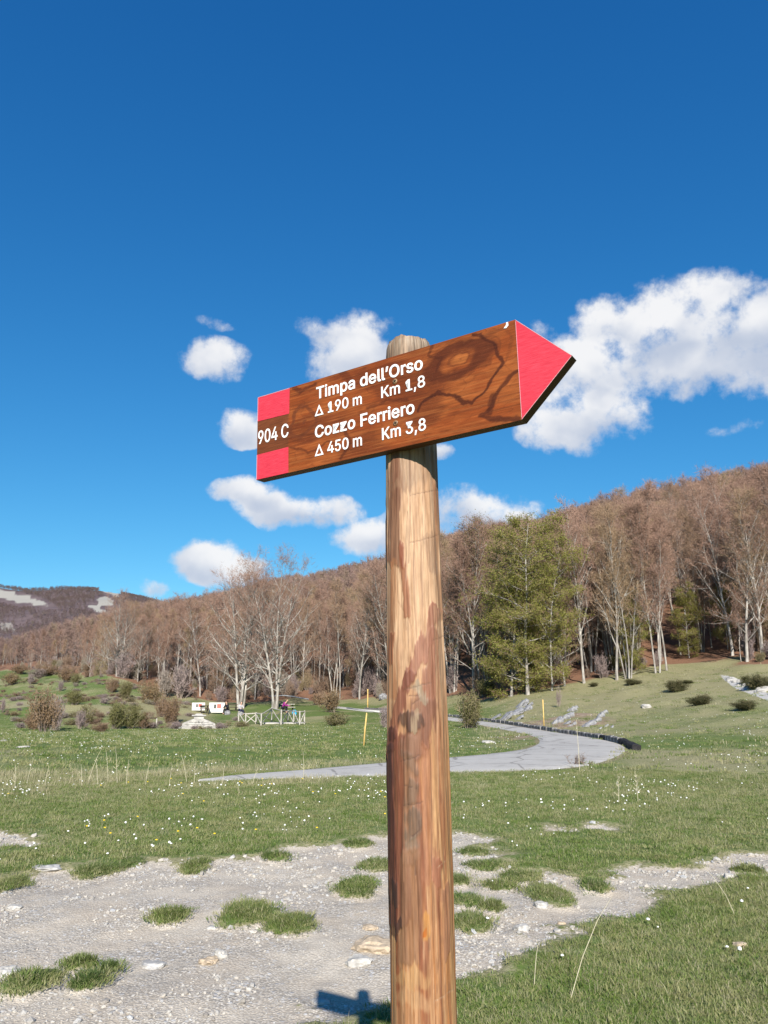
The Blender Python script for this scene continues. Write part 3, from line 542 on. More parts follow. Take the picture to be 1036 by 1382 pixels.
# post: stripped pole, knots, peeled patches and bark left in strips
def inv_proj(P):
    d = P - Vector((0, 0, EYE)); zc = d.y*math.cos(PITCH)+d.z*math.sin(PITCH); yc = -d.y*math.sin(PITCH)+d.z*math.cos(PITCH)
    return 518+FPX*d.x/zc, 691-FPX*yc/zc
STROKES = [  # (points in photograph pixels, half width, colour, opacity, softness)
 ([(534,600),(534,640),(531,700),(529,760)], 8, (0.20,0.085,0.045), .95, .5), ([(529,760),(528,830),(527,880),(530,935)], 5, (0.40,0.19,0.09), .8, .6),
 ([(545,612),(552,640),(540,655)], 9, (0.34,0.21,0.13), .8, .6), ([(560,604),(562,632)], 22, (0.42,0.29,0.19), .7, .7),
 ([(584,604),(588,650),(591,700)], 5, (0.33,0.20,0.12), .7, .6), ([(590,650),(591,760),(597,830)], 4.5, (0.36,0.20,0.11), .8, .6),
 ([(540,739),(543,770),(548,800),(549,828)], 4.5, (0.36,0.15,0.075), .95, .4), ([(542,735),(543,760)], 3.5, (0.30,0.10,0.05), .9, .5),
 ([(586,823),(578,850),(570,874),(560,900),(550,921)], 8, (0.34,0.15,0.10), .95, .35), ([(553,915),(541,945),(534,975),(530,1010)], 9, (0.25,0.095,0.06), .95, .4),
 ([(583,856),(580,900),(578,952),(574,1000)], 8, (0.33,0.155,0.10), .95, .35), ([(590,823),(592,900)], 5, (0.44,0.27,0.17), .6, .6),
 ([(577,720),(583,740),(586,765)], 7, (0.44,0.29,0.19), .8, .5), ([(572,955),(566,985),(560,1010)], 17, (0.25,0.12,0.075), .9, .5),
 ([(548,968),(556,985),(566,975)], 8, (0.10,0.055,0.038), .9, .6), ([(566,930),(570,940)], 8, (0.36,0.30,0.22), .9, .5), ([(560,965),(558,990)], 3.5, (0.42,0.32,0.21), .8, .5),
 ([(534,1000),(533,1060),(534,1120),(537,1180),(541,1240)], 14, (0.20,0.070,0.042), .95, .45), ([(527,1010),(527,1100),(530,1200),(533,1260)], 5, (0.07,0.028,0.024), .9, .6),
 ([(552,1005),(554,1050),(556,1100),(555,1160)], 10, (0.27,0.15,0.095), .75, .9), ([(559,1062),(555,1082)], 7, (0.19,0.13,0.09), .7, .9), ([(557,1100),(560,1112),(556,1128)], 8, (0.15,0.11,0.08), .75, .8), ([(555,1138),(558,1148)], 6, (0.20,0.16,0.12), .7, .9), ([(546,1020),(560,1040)], 6, (0.20,0.13,0.09), .6, .9),
 ([(551,1160),(554,1220),(552,1290)], 15, (0.30,0.165,0.095), .85, .6), ([(574,1010),(578,1100),(578,1190)], 8, (0.42,0.20,0.115), .7, .7),
 ([(592,1160),(590,1190)], 6, (0.27,0.085,0.05), .9, .5), ([(586,1150),(596,1210)], 7, (0.38,0.19,0.11), .6, .6), ([(601,1200),(604,1290)], 4, (0.32,0.16,0.10), .8, .5),
 ([(575,1240),(576,1265)], 6, (0.56,0.29,0.08), .75, .9), ([(573,1257),(573,1262)], 3, (0.50,0.16,0.02), .95, .5),
 ([(542,1318),(556,1330),(562,1310),(572,1325)], 8, (0.60,0.40,0.20), .5, .95), ([(548,1345),(570,1352)], 12, (0.58,0.38,0.21), .5, .95), ([(540,1380),(560,1400),(590,1420)], 20, (0.45,0.25,0.13), .6, .8),
 ([(531,1185),(533,1215)], 4, (0.05,0.028,0.024), .9, .5), ([(539,1240),(541,1252)], 3.5, (0.07,0.035,0.03), .9, .5), ([(527,985),(530,1000)], 5, (0.06,0.02,0.015), .9, .5), ([(530,862),(527,890)], 4, (0.30,0.11,0.05), .8, .5)]
LINES = [([(549,690),(548,780),(551,860),(549,930)], .5, (0.16,0.09,0.06)), ([(580,1005),(583,1100),(582,1190),(586,1300)], .6, (0.12,0.06,0.04)), ([(562,1175),(566,1260),(565,1382)], .6, (0.11,0.055,0.035)), ([(596,870),(599,980),(600,1100)], .5, (0.2,0.11,0.07)), ([(545,1190),(547,1290),(544,1382)], .5, (0.10,0.05,0.035)), ([(571,640),(570,720),(573,800)], .4, (0.25,0.15,0.10)), ([(593,1210),(595,1300),(598,1382)], .5, (0.16,0.08,0.05)),
 ([(552,604),(553,650),(553,700),(551,760)], .8, (0.16,0.09,0.06)), ([(571,606),(573,625)], .8, (0.1,0.06,0.04)), ([(553,668),(575,664),(593,661)], .7, (0.17,0.10,0.07)),
 ([(553,732),(575,727),(592,722)], .7, (0.20,0.12,0.08)), ([(582,864),(593,861),(602,857)], .8, (0.2,0.11,0.07)), ([(546,931),(564,926),(582,921)], .9, (0.16,0.10,0.07)), ([(551,940),(566,938)], .8, (.15,.08,.05)),
 ([(556,950),(566,943)], 1.0, (0.12,0.06,0.04)), ([(541,1027),(560,1022),(566,1018)], .8, (0.09,0.05,0.04)), ([(545,1087),(560,1085),(570,1082)], .9, (0.08,0.05,0.04)), ([(546,1060),(562,1064)], .8, (0.09,0.05,0.04)),
 ([(560,1160),(560,1180)], .8, (0.10,0.05,0.04)), ([(556,1128),(566,1120),(565,1108)], .9, (0.09,0.05,0.04)), ([(585,1352),(600,1344),(612,1335)], .8, (0.5,0.35,0.24)), ([(590,1170),(604,1160)], .6, (0.6,0.45,0.32)),
 ([(537,812),(545,826),(548,850)], 1.0, (0.38,0.21,0.12)), ([(549,828),(556,850),(556,880)], .9, (0.42,0.25,0.15))]
def seg_d(px, py, pts):
    d = np.full(px.shape, 1e9)
    for (a, b), (c, e) in zip(pts[:-1], pts[1:]):
        vx, vy = c-a, e-b; tt = np.clip(((px-a)*vx+(py-b)*vy)/(vx*vx+vy*vy+1e-9), 0, 1)
        d = np.minimum(d, np.hypot(px-a-tt*vx, py-b-tt*vy))
    return d
NTH, NH = 220, 1300
z0, z1 = -0.15, 2.103
hh = np.linspace(z0, z1, NH); th = np.linspace(0, 2*math.pi, NTH, endpoint=False)
TH, HH = np.meshgrid(th, hh)
ax_ = POST_A + (POST_B-POST_A)*0
def post_axis(z): k = (z-1.05)/1.05; return POST_A.x+(POST_B.x-POST_A.x)*k, POST_A.y+(POST_B.y-POST_A.y)*k
CX, CY = post_axis(HH)
rad = np.interp(HH, [0, 1.0, 1.125, 1.484, 1.92, 2.08, 2.094, 2.103], [0.0455, 0.0437, 0.0434, 0.0434, 0.0398, 0.0372, 0.0362, 0.0335])
cth = (TH/(2*math.pi))
def ring_noise(s_th, s_h, seed, o=4):        # seamless round the post
    return fbm(np.cos(TH)*s_th+50, HH*s_h+np.sin(TH)*s_th*1.7+20, seed, o)
rad = rad*(1+0.035*(ring_noise(1.1, 3.0, 101, 3)-0.5)) + (ring_noise(3.2, 5, 103, 4)-0.5)*0.0052
PX_ = CX + rad*np.cos(TH); PY_ = CY + rad*np.sin(TH)
D_y = PY_*math.cos(PITCH)+(HH-EYE)*math.sin(PITCH); u_p = 518+FPX*PX_/D_y; v_p = 691-FPX*(-PY_*math.sin(PITCH)+(HH-EYE)*math.cos(PITCH))/D_y
facing = ((PY_-CY)*(-1)) > -0.004
streak = fbm(TH*9, HH*5, 105, 5); streak2 = fbm(TH*26, HH*9, 106, 4); blot = fbm(TH*3, HH*9, 107, 5); fine_ = fbm(TH*40, HH*60, 108, 3)
col = np.zeros(TH.shape+(3,))
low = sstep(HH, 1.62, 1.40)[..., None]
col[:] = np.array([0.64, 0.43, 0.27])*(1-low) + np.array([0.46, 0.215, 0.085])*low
def over(c, m): 
    global col
    col = col*(1-m[..., None]) + np.array(c)*m[..., None]
over((0.50, 0.31, 0.18), sstep(streak, 0.42, 0.66)*0.6*(0.5+0.5*sstep(HH, 1.75, 1.5)))
over((0.34, 0.15, 0.085), sstep(blot, 0.56, 0.70)*0.7*sstep(HH, 1.7, 1.45))
over((0.72, 0.50, 0.32), sstep(streak2, 0.58, 0.75)*0.45)
over((0.30, 0.17, 0.10), sstep(fbm(TH*30, HH*7, 111, 3), 0.62, 0.74)*0.6); over((0.24, 0.13, 0.08), sstep(fbm(TH*16, HH*34, 131, 4), 0.60, 0.72)*0.45*sstep(HH, 1.7, 1.4)); over((0.25, 0.085, 0.042), sstep(fbm(TH*5, HH*3.2, 133, 5), 0.51, 0.60)*0.7*sstep(HH, 1.60, 1.35)); over((0.62, 0.40, 0.20), sstep(fbm(TH*6+3, HH*4.2, 137, 5), 0.56, 0.66)*0.55*sstep(HH, 1.60, 1.35))
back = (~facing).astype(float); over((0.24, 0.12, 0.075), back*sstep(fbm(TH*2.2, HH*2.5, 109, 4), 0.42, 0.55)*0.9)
depth = np.zeros(TH.shape)
wx = (fbm(TH*7, HH*16, 110, 4)-0.5)*15; wy = (fbm(TH*5+9, HH*9, 112, 4)-0.5)*30; wf = (streak2-0.5)*14+(fbm(TH*60, HH*18, 141, 3)-0.5)*8
for pts, hw, c_, op, soft in STROKES:
    d = seg_d(u_p+wx*min(1, hw/9)+wf*0.5, v_p+wy, pts)/hw
    m = sstep(-d, -(1+soft*0.28), -(1-soft*0.35))*op*facing*(0.72+0.55*(streak2-0.2)).clip(0, 1)
    over(tuple(c_), m)
    if sum(c_) < 0.62: depth += m*0.0009
for pts, hw, c_ in LINES:
    d = seg_d(u_p+wx*0.08, v_p+wx*0.15, pts)
    m = sstep(-d, -(hw+0.3), -hw*0.2)*facing*0.8*(fine_*1.3).clip(0, 1); over(c_, m); depth -= m*0.0007
# the sawn top is weathered grey
topm = sstep(HH, 2.02, 2.05)*(0.65+0.35*sstep(streak, 0.3, 0.6)); over((0.29, 0.215, 0.15), topm); over((0.47, 0.38, 0.29), sstep(HH, 2.078, 2.094)*sstep(streak2, 0.4, 0.6)*0.8)
over((0.13, 0.09, 0.06), sstep(HH, 2.05, 2.06)*sstep(fbm(TH*14, HH*14, 114, 3), 0.6, 0.68)*0.7)
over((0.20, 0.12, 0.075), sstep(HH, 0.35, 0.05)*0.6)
col *= (0.74+0.52*fine_)[..., None]*0.72; col = np.clip(col, 0, 1)**1.10
rad = rad + depth + (streak2-0.5)*0.0011 - sstep(-np.abs(HH-2.101), -0.003, 0)*0.002*fine_
CXr = CX + rad*np.cos(TH); CYr = CY + rad*np.sin(TH); HZ = HH + sstep(HH, 2.08, 2.103)*(ring_noise(2, 1, 120, 3)-0.5)*0.011
Vp = np.stack([CXr, CYr, HZ], -1).reshape(-1, 3)
ii = np.arange(NH*NTH).reshape(NH, NTH); i2 = np.roll(ii, -1, 1)
Fp = np.stack([ii[:-1], i2[:-1], i2[1:], ii[1:]], -1).reshape(-1, 4)
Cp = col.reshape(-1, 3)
top = Vp[ii[-1]]; ctr = top.mean(0); rings = [top]; 
pm, t = new_mat('stripped_pole_wood', 0.62, 0.35)
ca = t.attr('paint').outputs['Color']
n1 = t.noise(t.mapping(t.obj, (120, 120, 9)), 1.0, 5, 0.65); n2 = t.noise(t.mapping(t.obj, (30, 30, 2.2)), 1.0, 4, 0.6)
cc = t.mix(t.ramp(n1, 0.35, 0.7), ca, t.mix(1.0, ca, (0.72, 0.62, 0.55), 'MULTIPLY'))
base(t, t.mix(t.math('MULTIPLY', t.ramp(n2, 0.55, 0.75), 0.3), cc, t.mix(1.0, ca, (1.35, 1.3, 1.2), 'MULTIPLY')))
bump(t, t.math('ADD', n1, n2), 0.55, 0.0018)
sg = empty('trail_signpost', (POST_A.x, POST_A.y, 0)); tag(sg, 'brown arrow-shaped wooden trail sign with red ends and white lettering on a stripped pole', 'signpost')
Vp[:, 0] -= POST_A.x; Vp[:, 1] -= POST_A.y
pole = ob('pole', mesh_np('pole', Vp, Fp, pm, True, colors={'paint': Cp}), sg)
tp = Vp[ii[-1]]; kR = 6; vs = []
cen = tp.mean(0)
for k in range(kR+1):
    s_ = 1-k/kR*0.98; vs.append(np.stack([cen[0]+(tp[:, 0]-cen[0])*s_, cen[1]+(tp[:, 1]-cen[1])*s_, tp[:, 2]*(s_)+cen[2]*(1-s_)+0.001*min(k, 1)], -1))
vs = np.concatenate(vs); ji = np.arange((kR+1)*NTH).reshape(kR+1, NTH); j2 = np.roll(ji, -1, 1)
Fe = np.stack([ji[:-1], j2[:-1], j2[1:], ji[1:]], -1).reshape(-1, 4)
em, t = new_mat('sawn_end_grain', 0.9, 0.15)
ed = t.noise(t.mapping(t.obj, (1, 1, 0)), 60, 4); base(t, t.mix(ed, (0.30, 0.22, 0.15), (0.52, 0.42, 0.32)))
ob('sawn_end', mesh_np('sawn_end', vs, Fe, em, True), pole)

# board: one thick plank cut to an arrow
TH_B = 0.0185; LB = 0.4835; TIP = (0.561, 0.0736); HB = 0.15
NX, NY = 620, 160
def warp_board(s, tt):
    """square (s 0..1, t -1..1) to the arrow outline"""
    x = s*TIP[0]; half = np.where(x < LB, 1.0, np.clip((TIP[0]-x)/(TIP[0]-LB), 0, 1))
    mid = np.where(x < LB, HB/2, HB/2 + (TIP[1]-HB/2)*np.clip((x-LB)/(TIP[0]-LB), 0, 1))
    return x, mid + tt*half*HB/2
sx = np.concatenate([np.linspace(0, LB/TIP[0], NX-90), np.linspace(LB/TIP[0], 1, 91)[1:]]); ty = np.linspace(-1, 1, NY)
SX, TY = np.meshgrid(sx, ty, indexing='ij'); BX, BY = warp_board(SX, TY)
def board_paint(X, Y):
    n1 = fbm(X*14, Y*40, 201, 5); n2 = fbm(X*9+3, Y*16, 202, 5); grain = fbm(X*60, Y*900, 203, 3); g2 = fbm(X*25, Y*260, 204, 4)
    c = np.zeros(X.shape+(3,)); c[:] = (0.232, 0.053, 0.0115)
    def ov(col, m):
        nonlocal c
        c = c*(1-m[..., None]) + np.array(col)*m[..., None]
    ov((0.305, 0.086, 0.020), sstep(n1, 0.42, 0.68)*0.7)
    ov((0.120, 0.028, 0.008), sstep(n2, 0.50, 0.68)*0.75)
    wxx = X + (fbm(X*26, Y*34, 205, 5)-0.5)*0.026; wyy = Y + (fbm(X*26+7, Y*34, 206, 5)-0.5)*0.022
    fld = fbm(X*7+2, Y*19+4, 211, 4)*9 + Y*10; ov((0.10, 0.026, 0.009), sstep(np.abs(np.mod(fld, 1)-.5), 0.44, 0.495)*0.40); ov((0.34, 0.11, 0.030), sstep(fbm(X*12, Y*420, 213, 3), 0.55, 0.72)*0.45); ov((0.11, 0.030, 0.010), sstep(fbm(X*10+9, Y*520, 214, 3), 0.60, 0.76)*0.45)
    # growth rings round the knot, read off the face
    kx, ky = 0.392, 0.112
    q = np.hypot((wxx-kx)/0.050, (wyy-ky)/0.022 - 0.25*(wxx-kx)/0.05)
    ov((0.085, 0.020, 0.007), sstep(-np.abs(q-0.95), -0.50, -0.18)*0.9)
    ov((0.34, 0.105, 0.026), sstep(-q, -0.42, -0.2)*0.9)
    ov((0.10, 0.026, 0.009), sstep(np.sin(q*17+fbm(X*30, Y*30, 215, 3)*5), 0.45, 0.95)*sstep(-q, -2.6, -1.2)*0.42)
    kx, ky = 0.100, 0.085; q2 = np.hypot((wxx-kx)/0.030, (wyy-ky)/0.030)
    ov((0.125, 0.034, 0.012), sstep(np.sin(q2*7.5 + fbm(X*40, Y*40, 209, 3)*4), 0.15, 0.8)*sstep(-q2, -1.6, -0.9)*0.75)
    for pts, hw, op in [([(0.418,0.150),(0.431,0.1456),(0.4506,0.122),(0.4566,0.095),(0.437,0.070),(0.410,0.0465),(0.384,0.0528),(0.357,0.0696),(0.329,0.063),(0.315,0.052)], 0.0042, .9),
                        ([(0.4835,0.076),(0.4566,0.055),(0.4448,0.0283),(0.425,0.0195),(0.4384,0.0075),(0.4835,0.005)], 0.0062, .85), ([(0.4448,0.045),(0.440,0.018)], 0.008, .7),
                        ([(0.350,0.150),(0.345,0.135),(0.362,0.120),(0.352,0.105)], 0.004, .6), ([(0.175,0.0),(0.190,0.030),(0.185,0.052)], 0.006, .65), ([(0.073,0.145),(0.095,0.135),(0.125,0.142)], 0.005, .7),
                        ([(0.073,0.048),(0.110,0.030),(0.150,0.036),(0.19,0.02)], 0.0035, .6), ([(0.23,0.075),(0.262,0.082),(0.30,0.070)], 0.004, .5), ([(0.20,0.13),(0.18,0.148)], 0.008, .5)]:
        d = seg_d(wxx, wyy, pts); ov((0.062, 0.015, 0.006), sstep(-d, -hw*0.95, -hw*0.35)*op)
    ov((0.12, 0.04, 0.016), sstep(-X, -0.074, -0.066)*0.75)
    c *= (0.46+0.62*grain+0.30*g2)[..., None]*0.86
    return c
bc = board_paint(BX, BY)
Vb = np.stack([BX, BY, np.zeros_like(BX)], -1).reshape(-1, 3); bi = np.arange(NX*NY).reshape(NX, NY)
Fb = np.stack([bi[:-1, :-1], bi[1:, :-1], bi[1:, 1:], bi[:-1, 1:]], -1).reshape(-1, 4)
wm, t = new_mat('varnished_board_face', 0.5, 0.16)
ca = t.attr('paint').outputs['Color']
pores = t.noise(t.mapping(t.obj, (260, 1900, 100)), 1.0, 3, 0.6)
base(t, t.mix(t.math('MULTIPLY', t.ramp(pores, 0.62, 0.8), 0.45), ca, (0.50, 0.24, 0.12)))
bump(t, t.math('ADD', pores, t.noise(t.mapping(t.obj, (40, 300, 40)), 1.0, 3)), 0.3, 0.0006)
board = empty('arrow_board'); board.parent = sg; board.matrix_world = BM
board.parent = sg; board.matrix_parent_inverse = Matrix.Identity(4); board.matrix_local = Matrix.Translation(-Vector((POST_A.x, POST_A.y, 0))) @ BM
ob('plank_face', mesh_np('plank_face', Vb, Fb, wm, True, colors={'paint': bc.reshape(-1, 3)}), board)
em2, t = new_mat('dark_board_edge', 0.6, 0.3)
en = t.noise(t.mapping(t.obj, (30, 300, 900)), 1.0, 4); base(t, t.mix(en, (0.045, 0.016, 0.008), (0.12, 0.042, 0.018)))
outl = [(0, 0), (LB, 0), TIP, (LB, HB), (0, HB)]
mb = MB(); n_ = 5; e = 0.0007
inn = outl
mb.add([(x, y, -0.0002) for x, y in outl]+[(x+(0.25-x)*0.0015, y, -TH_B) for x, y in outl], [(i+n_, (i+1) % n_+n_, (i+1) % n_, i) for i in range(n_)]+[tuple(range(n_, 2*n_))[::-1]])
mb.build('plank_edge', em2, board)
def paint_mat(name, c, rough=0.45):
    m, t = new_mat(name, rough, 0.4); n = t.noise(t.mapping(t.obj, (60, 700, 50)), 1.0, 4, 0.6); n2 = t.noise(t.obj, 20, 3)
    sc_ = t.noise(t.mapping(t.obj, (90, 1500, 90)), 1.0, 4, 0.7); big_ = t.noise(t.obj, 35, 5, 0.7); wear = t.math('MULTIPLY', t.ramp(sc_, 0.60, 0.74), t.ramp(big_, 0.42, 0.62))
    pc = t.mix(t.ramp(n, 0.35, 0.75), tuple(x*0.80 for x in c), t.mix(n2, c, tuple(min(1, x*1.12+0.03) for x in c))); pc = t.mix(t.math('MULTIPLY', wear, 0.40), pc, tuple(x*0.5+.03 for x in c)); base(t, pc); bump(t, n, 0.35, 0.0008); return m
red = paint_mat('red_trail_paint', (0.56, 0.030, 0.052)); whitep = paint_mat('white_sign_paint', (0.80, 0.80, 0.80), 0.5)
def plate(name, pts, z, th, mat, parent=board):
    n = len(pts); m = MB(); m.add([(x, y, z) for x, y in pts]+[(x, y, z-th) for x, y in pts], [tuple(range(n)), tuple(range(n, 2*n))[::-1]]+[(i+n, (i+1) % n+n, (i+1) % n, i) for i in range(n)])
    return m.build(name, mat, parent)
plate('red_block', [(0.0003, 0.1052), (0.0712, 0.1035), (0.0718, 0.1496), (0.0003, 0.1497)], 0.0005, 0.0004, red)
plate('red_block', [(0.0003, 0.0004), (0.0705, 0.0003), (0.0700, 0.0450), (0.0003, 0.0446)], 0.0005, 0.0004, red)
plate('red_arrow_tip', [(0.4837, 0.0010), (0.5600, TIP[1]), (0.4845, 0.1488)], 0.0006, 0.0005, red)
edgep = paint_mat('pale_edge_paint_and_highlight', (0.60, 0.30, 0.32), 0.5)  # pale outline of the red paint; along the top edges a painted-in highlight
def white_line(a, b, wd=0.00035):
    a = Vector((*a, 0)); b = Vector((*b, 0)); d = (b-a).normalized(); s_ = Vector((-d.y, d.x, 0))*wd
    return plate('pale_edge_line', [tuple((a-s_)[:2]), tuple((b-s_)[:2]), tuple((b+s_)[:2]), tuple((a+s_)[:2])], 0.0008, 0.0006, edgep)
white_line((0.4843, 0.1492), (0.5603, TIP[1]+0.0004)); white_line((0.5600, TIP[1]-0.0006), (0.4838, 0.0006)); white_line((0.0008, 0.0015), (0.0008, 0.0440), .0004); white_line((0.0008, 0.106), (0.0008, 0.149), .0004); white_line((0.0015, 0.1492), (0.0712, 0.1490), .0004); white_line((0.4840, 0.003), (0.4846, 0.147), 0.00035)
m = MB(); fl = [(0.466, 0.1415), (0.470, 0.1408), (0.4735, 0.1440), (0.4730, 0.1494), (0.4705, 0.1494), (0.4700, 0.1455)]
plate('white_paint_flake', fl, 0.0009, 0.0007, whitep)
def lettering(text, x, y, width, cap, bold, name):
    sc = cap/509.0
    tot = sum(GLYPH[ch][0] for ch in text) + (8*len(text) if bold else 0)
    sxx = width/(tot*sc)*sc
    layers = {}; cx = 0
    for ch in text:
        adv, sp = GLYPH[ch]
        conts = [[((cx+f[i])*sxx+x, f[i+1]*sc+y) for i in range(0, len(f), 2)] for f in sp]
        area = [sum(p[i-1][0]*p[i][1]-p[i][0]*p[i-1][1] for i in range(len(p))) for p in conts]
        sg_ = 1 if area and max(area, key=abs) > 0 else -1; j = 0
        outer = [p for p, a in zip(conts, area) if a*sg_ > 0]; holes = [p for p, a in zip(conts, area) if a*sg_ <= 0]
        for j, p in enumerate(outer): layers.setdefault(j, []).append(p)
        for h_ in holes:
            hx, hy = h_[0]; best = 0
            for j, p in enumerate(outer):
                ins = False
                for i in range(len(p)):
                    (ax0, ay0), (bx0, by0) = p[i-1], p[i]
                    if (ay0 > hy) != (by0 > hy) and hx < (bx0-ax0)*(hy-ay0)/(by0-ay0)+ax0: ins = not ins
                if ins: best = j
            layers[best].append(h_)
        cx += adv + (8 if bold else 0)
    V_ = []; F_ = []
    for j, polys in layers.items():
        cu = bpy.data.curves.new(name, 'CURVE'); cu.dimensions = '2D'; cu.fill_mode = 'BOTH'
        for pts in polys:
            s_ = cu.splines.new('POLY'); s_.points.add(len(pts)-1); s_.use_cyclic_u = True
            for k, (a, b) in enumerate(pts): s_.points[k].co = (a, b, 0, 1)
        cu.extrude = 0.0003; cu.offset = 0.00058 if bold else 0.00032
        tmp = bpy.data.objects.new(name, cu); COL.objects.link(tmp)
        me = bpy.data.meshes.new_from_object(tmp.evaluated_get(bpy.context.evaluated_depsgraph_get())); bpy.data.objects.remove(tmp)
        b = len(V_); V_ += [(v.co.x, v.co.y, v.co.z+j*0.00006) for v in me.vertices]; F_ += [[i+b for i in p.vertices] for p in me.polygons]
    me = bpy.data.meshes.new('lettering'); me.from_pydata(V_, [], F_); me.materials.append(whitep)
    return ob('lettering', me, board, (0, 0, 0.0006))
lettering("Timpa dell\u2019Orso", 0.1285, 0.1155, 0.2045, 0.0198, True, 'lettering')
lettering("\u0394 190 m", 0.1265, 0.0860, 0.0945, 0.0178, False, 'lettering')
lettering("Km 1,8", 0.2548, 0.0865, 0.0815, 0.0180, False, 'lettering')
lettering("Cozzo Ferriero", 0.1255, 0.0487, 0.1905, 0.0196, True, 'lettering')
lettering("\u0394 450 m", 0.1265, 0.0175, 0.0935, 0.0185, False, 'lettering')
lettering("Km 3,8", 0.2545, 0.0182, 0.0805, 0.0185, False, 'lettering')
o = lettering("904 C", 0.0010, 0.0632, 0.0700, 0.0232, False, 'lettering')
steel = plain('rusty_screw_steel', (0.20, 0.12, 0.06), 0.4, 300, 0.45, 0.5)
for x, y in ((0.2818, 0.1078), (0.2809, 0.0402)):
    m = MB(); m.tube([(x, y, 0.0001), (x, y, 0.0009), (x, y, 0.0014)], [0.0044, 0.0042, 0.0030], 16)
    s_ = m.build('screw', steel, board, True)
    m = MB()
    for a in (0.5, 0.5+math.pi/2): m.box((x, y, 0.0015), (0.0052, 0.0013, 0.0003), rz=a)
    m.build('cross_slot', plain('screw_slot', (0.01, 0.008, 0.006)), s_)
# ------------------------------------------------------------------ trees
def bark_mat(name, a, b):
    m, t = new_mat(name, 0.9, 0.15); oi = t.node('ShaderNodeObjectInfo').outputs['Random']
    n = t.noise(t.mapping(t.obj, (1, 1, 0.35)), 2.2, 5, 0.65); n2 = t.noise(t.obj, 14, 3)
    c = t.mix(t.ramp(n, 0.35, 0.65), a, b); c = t.mix(t.ramp(n2, 0.6, 0.75), c, tuple(x*0.35 for x in a))
    base(t, t.mix(t.math('MULTIPLY', oi, 0.45), c, tuple(x*0.62 for x in a))); return m
barkf = bark_mat('distant_bark', (0.13, 0.11, 0.10), (0.27, 0.24, 0.22))
bark = bark_mat('pale_beech_bark', (0.19, 0.17, 0.15), (0.48, 0.455, 0.41))
def twig_mat(name, a, b, big=0.05):
    m, t = new_mat(name, 0.9, 0.1); oi = t.node('ShaderNodeObjectInfo'); at = t.attr('tint').outputs['Fac']
    cc = t.mix(t.math('ADD', t.math('MULTIPLY', oi.outputs['Random'], 0.6), t.math('MULTIPLY', at, 0.4)), a, b)
    hsh = t.math('FRACT', t.math('MULTIPLY', oi.outputs['Random'], 7.31)); base(t, t.mix(t.ramp(hsh, 0.60, 1.0, 0.0, 0.5), cc, (b[0]*0.86, b[1]*1.06, b[2]*0.70))); return m
twigm = twig_mat('beech_twigs', (0.205, 0.128, 0.096), (0.33, 0.214, 0.16))
twigf = twig_mat('distant_twigs', (0.19, 0.128, 0.112), (0.26, 0.18, 0.15))
def leaf_mat(name, a, b, c=None):
    m, t = new_mat(name, 0.6, 0.25); oi = t.node('ShaderNodeObjectInfo').outputs['Random']; at = t.attr('tint').outputs['Fac']
    cc = t.mix(at, a, b); cc = t.mix(t.math('MULTIPLY', oi, 0.35), cc, c or b); base(t, cc)
    tr = t.node('ShaderNodeBsdfTranslucent'); t.put(tr.inputs['Color'], t.mix(1.0, cc, (1.25, 1.25, 0.8), 'MULTIPLY')); mx = t.node('ShaderNodeMixShader'); mx.inputs[0].default_value = 0.35
    out = t.n['Material Output']; t.l.new(t.bsdf.outputs[0], mx.inputs[1]); t.l.new(tr.outputs[0], mx.inputs[2]); t.l.new(mx.outputs[0], out.inputs[0]); return m
leafm = leaf_mat('young_beech_leaves', (0.155, 0.17, 0.030), (0.26, 0.26, 0.055), (0.24, 0.205, 0.08))
leafo = leaf_mat('opening_beech_leaves', (0.14, 0.135, 0.04), (0.25, 0.20, 0.09))

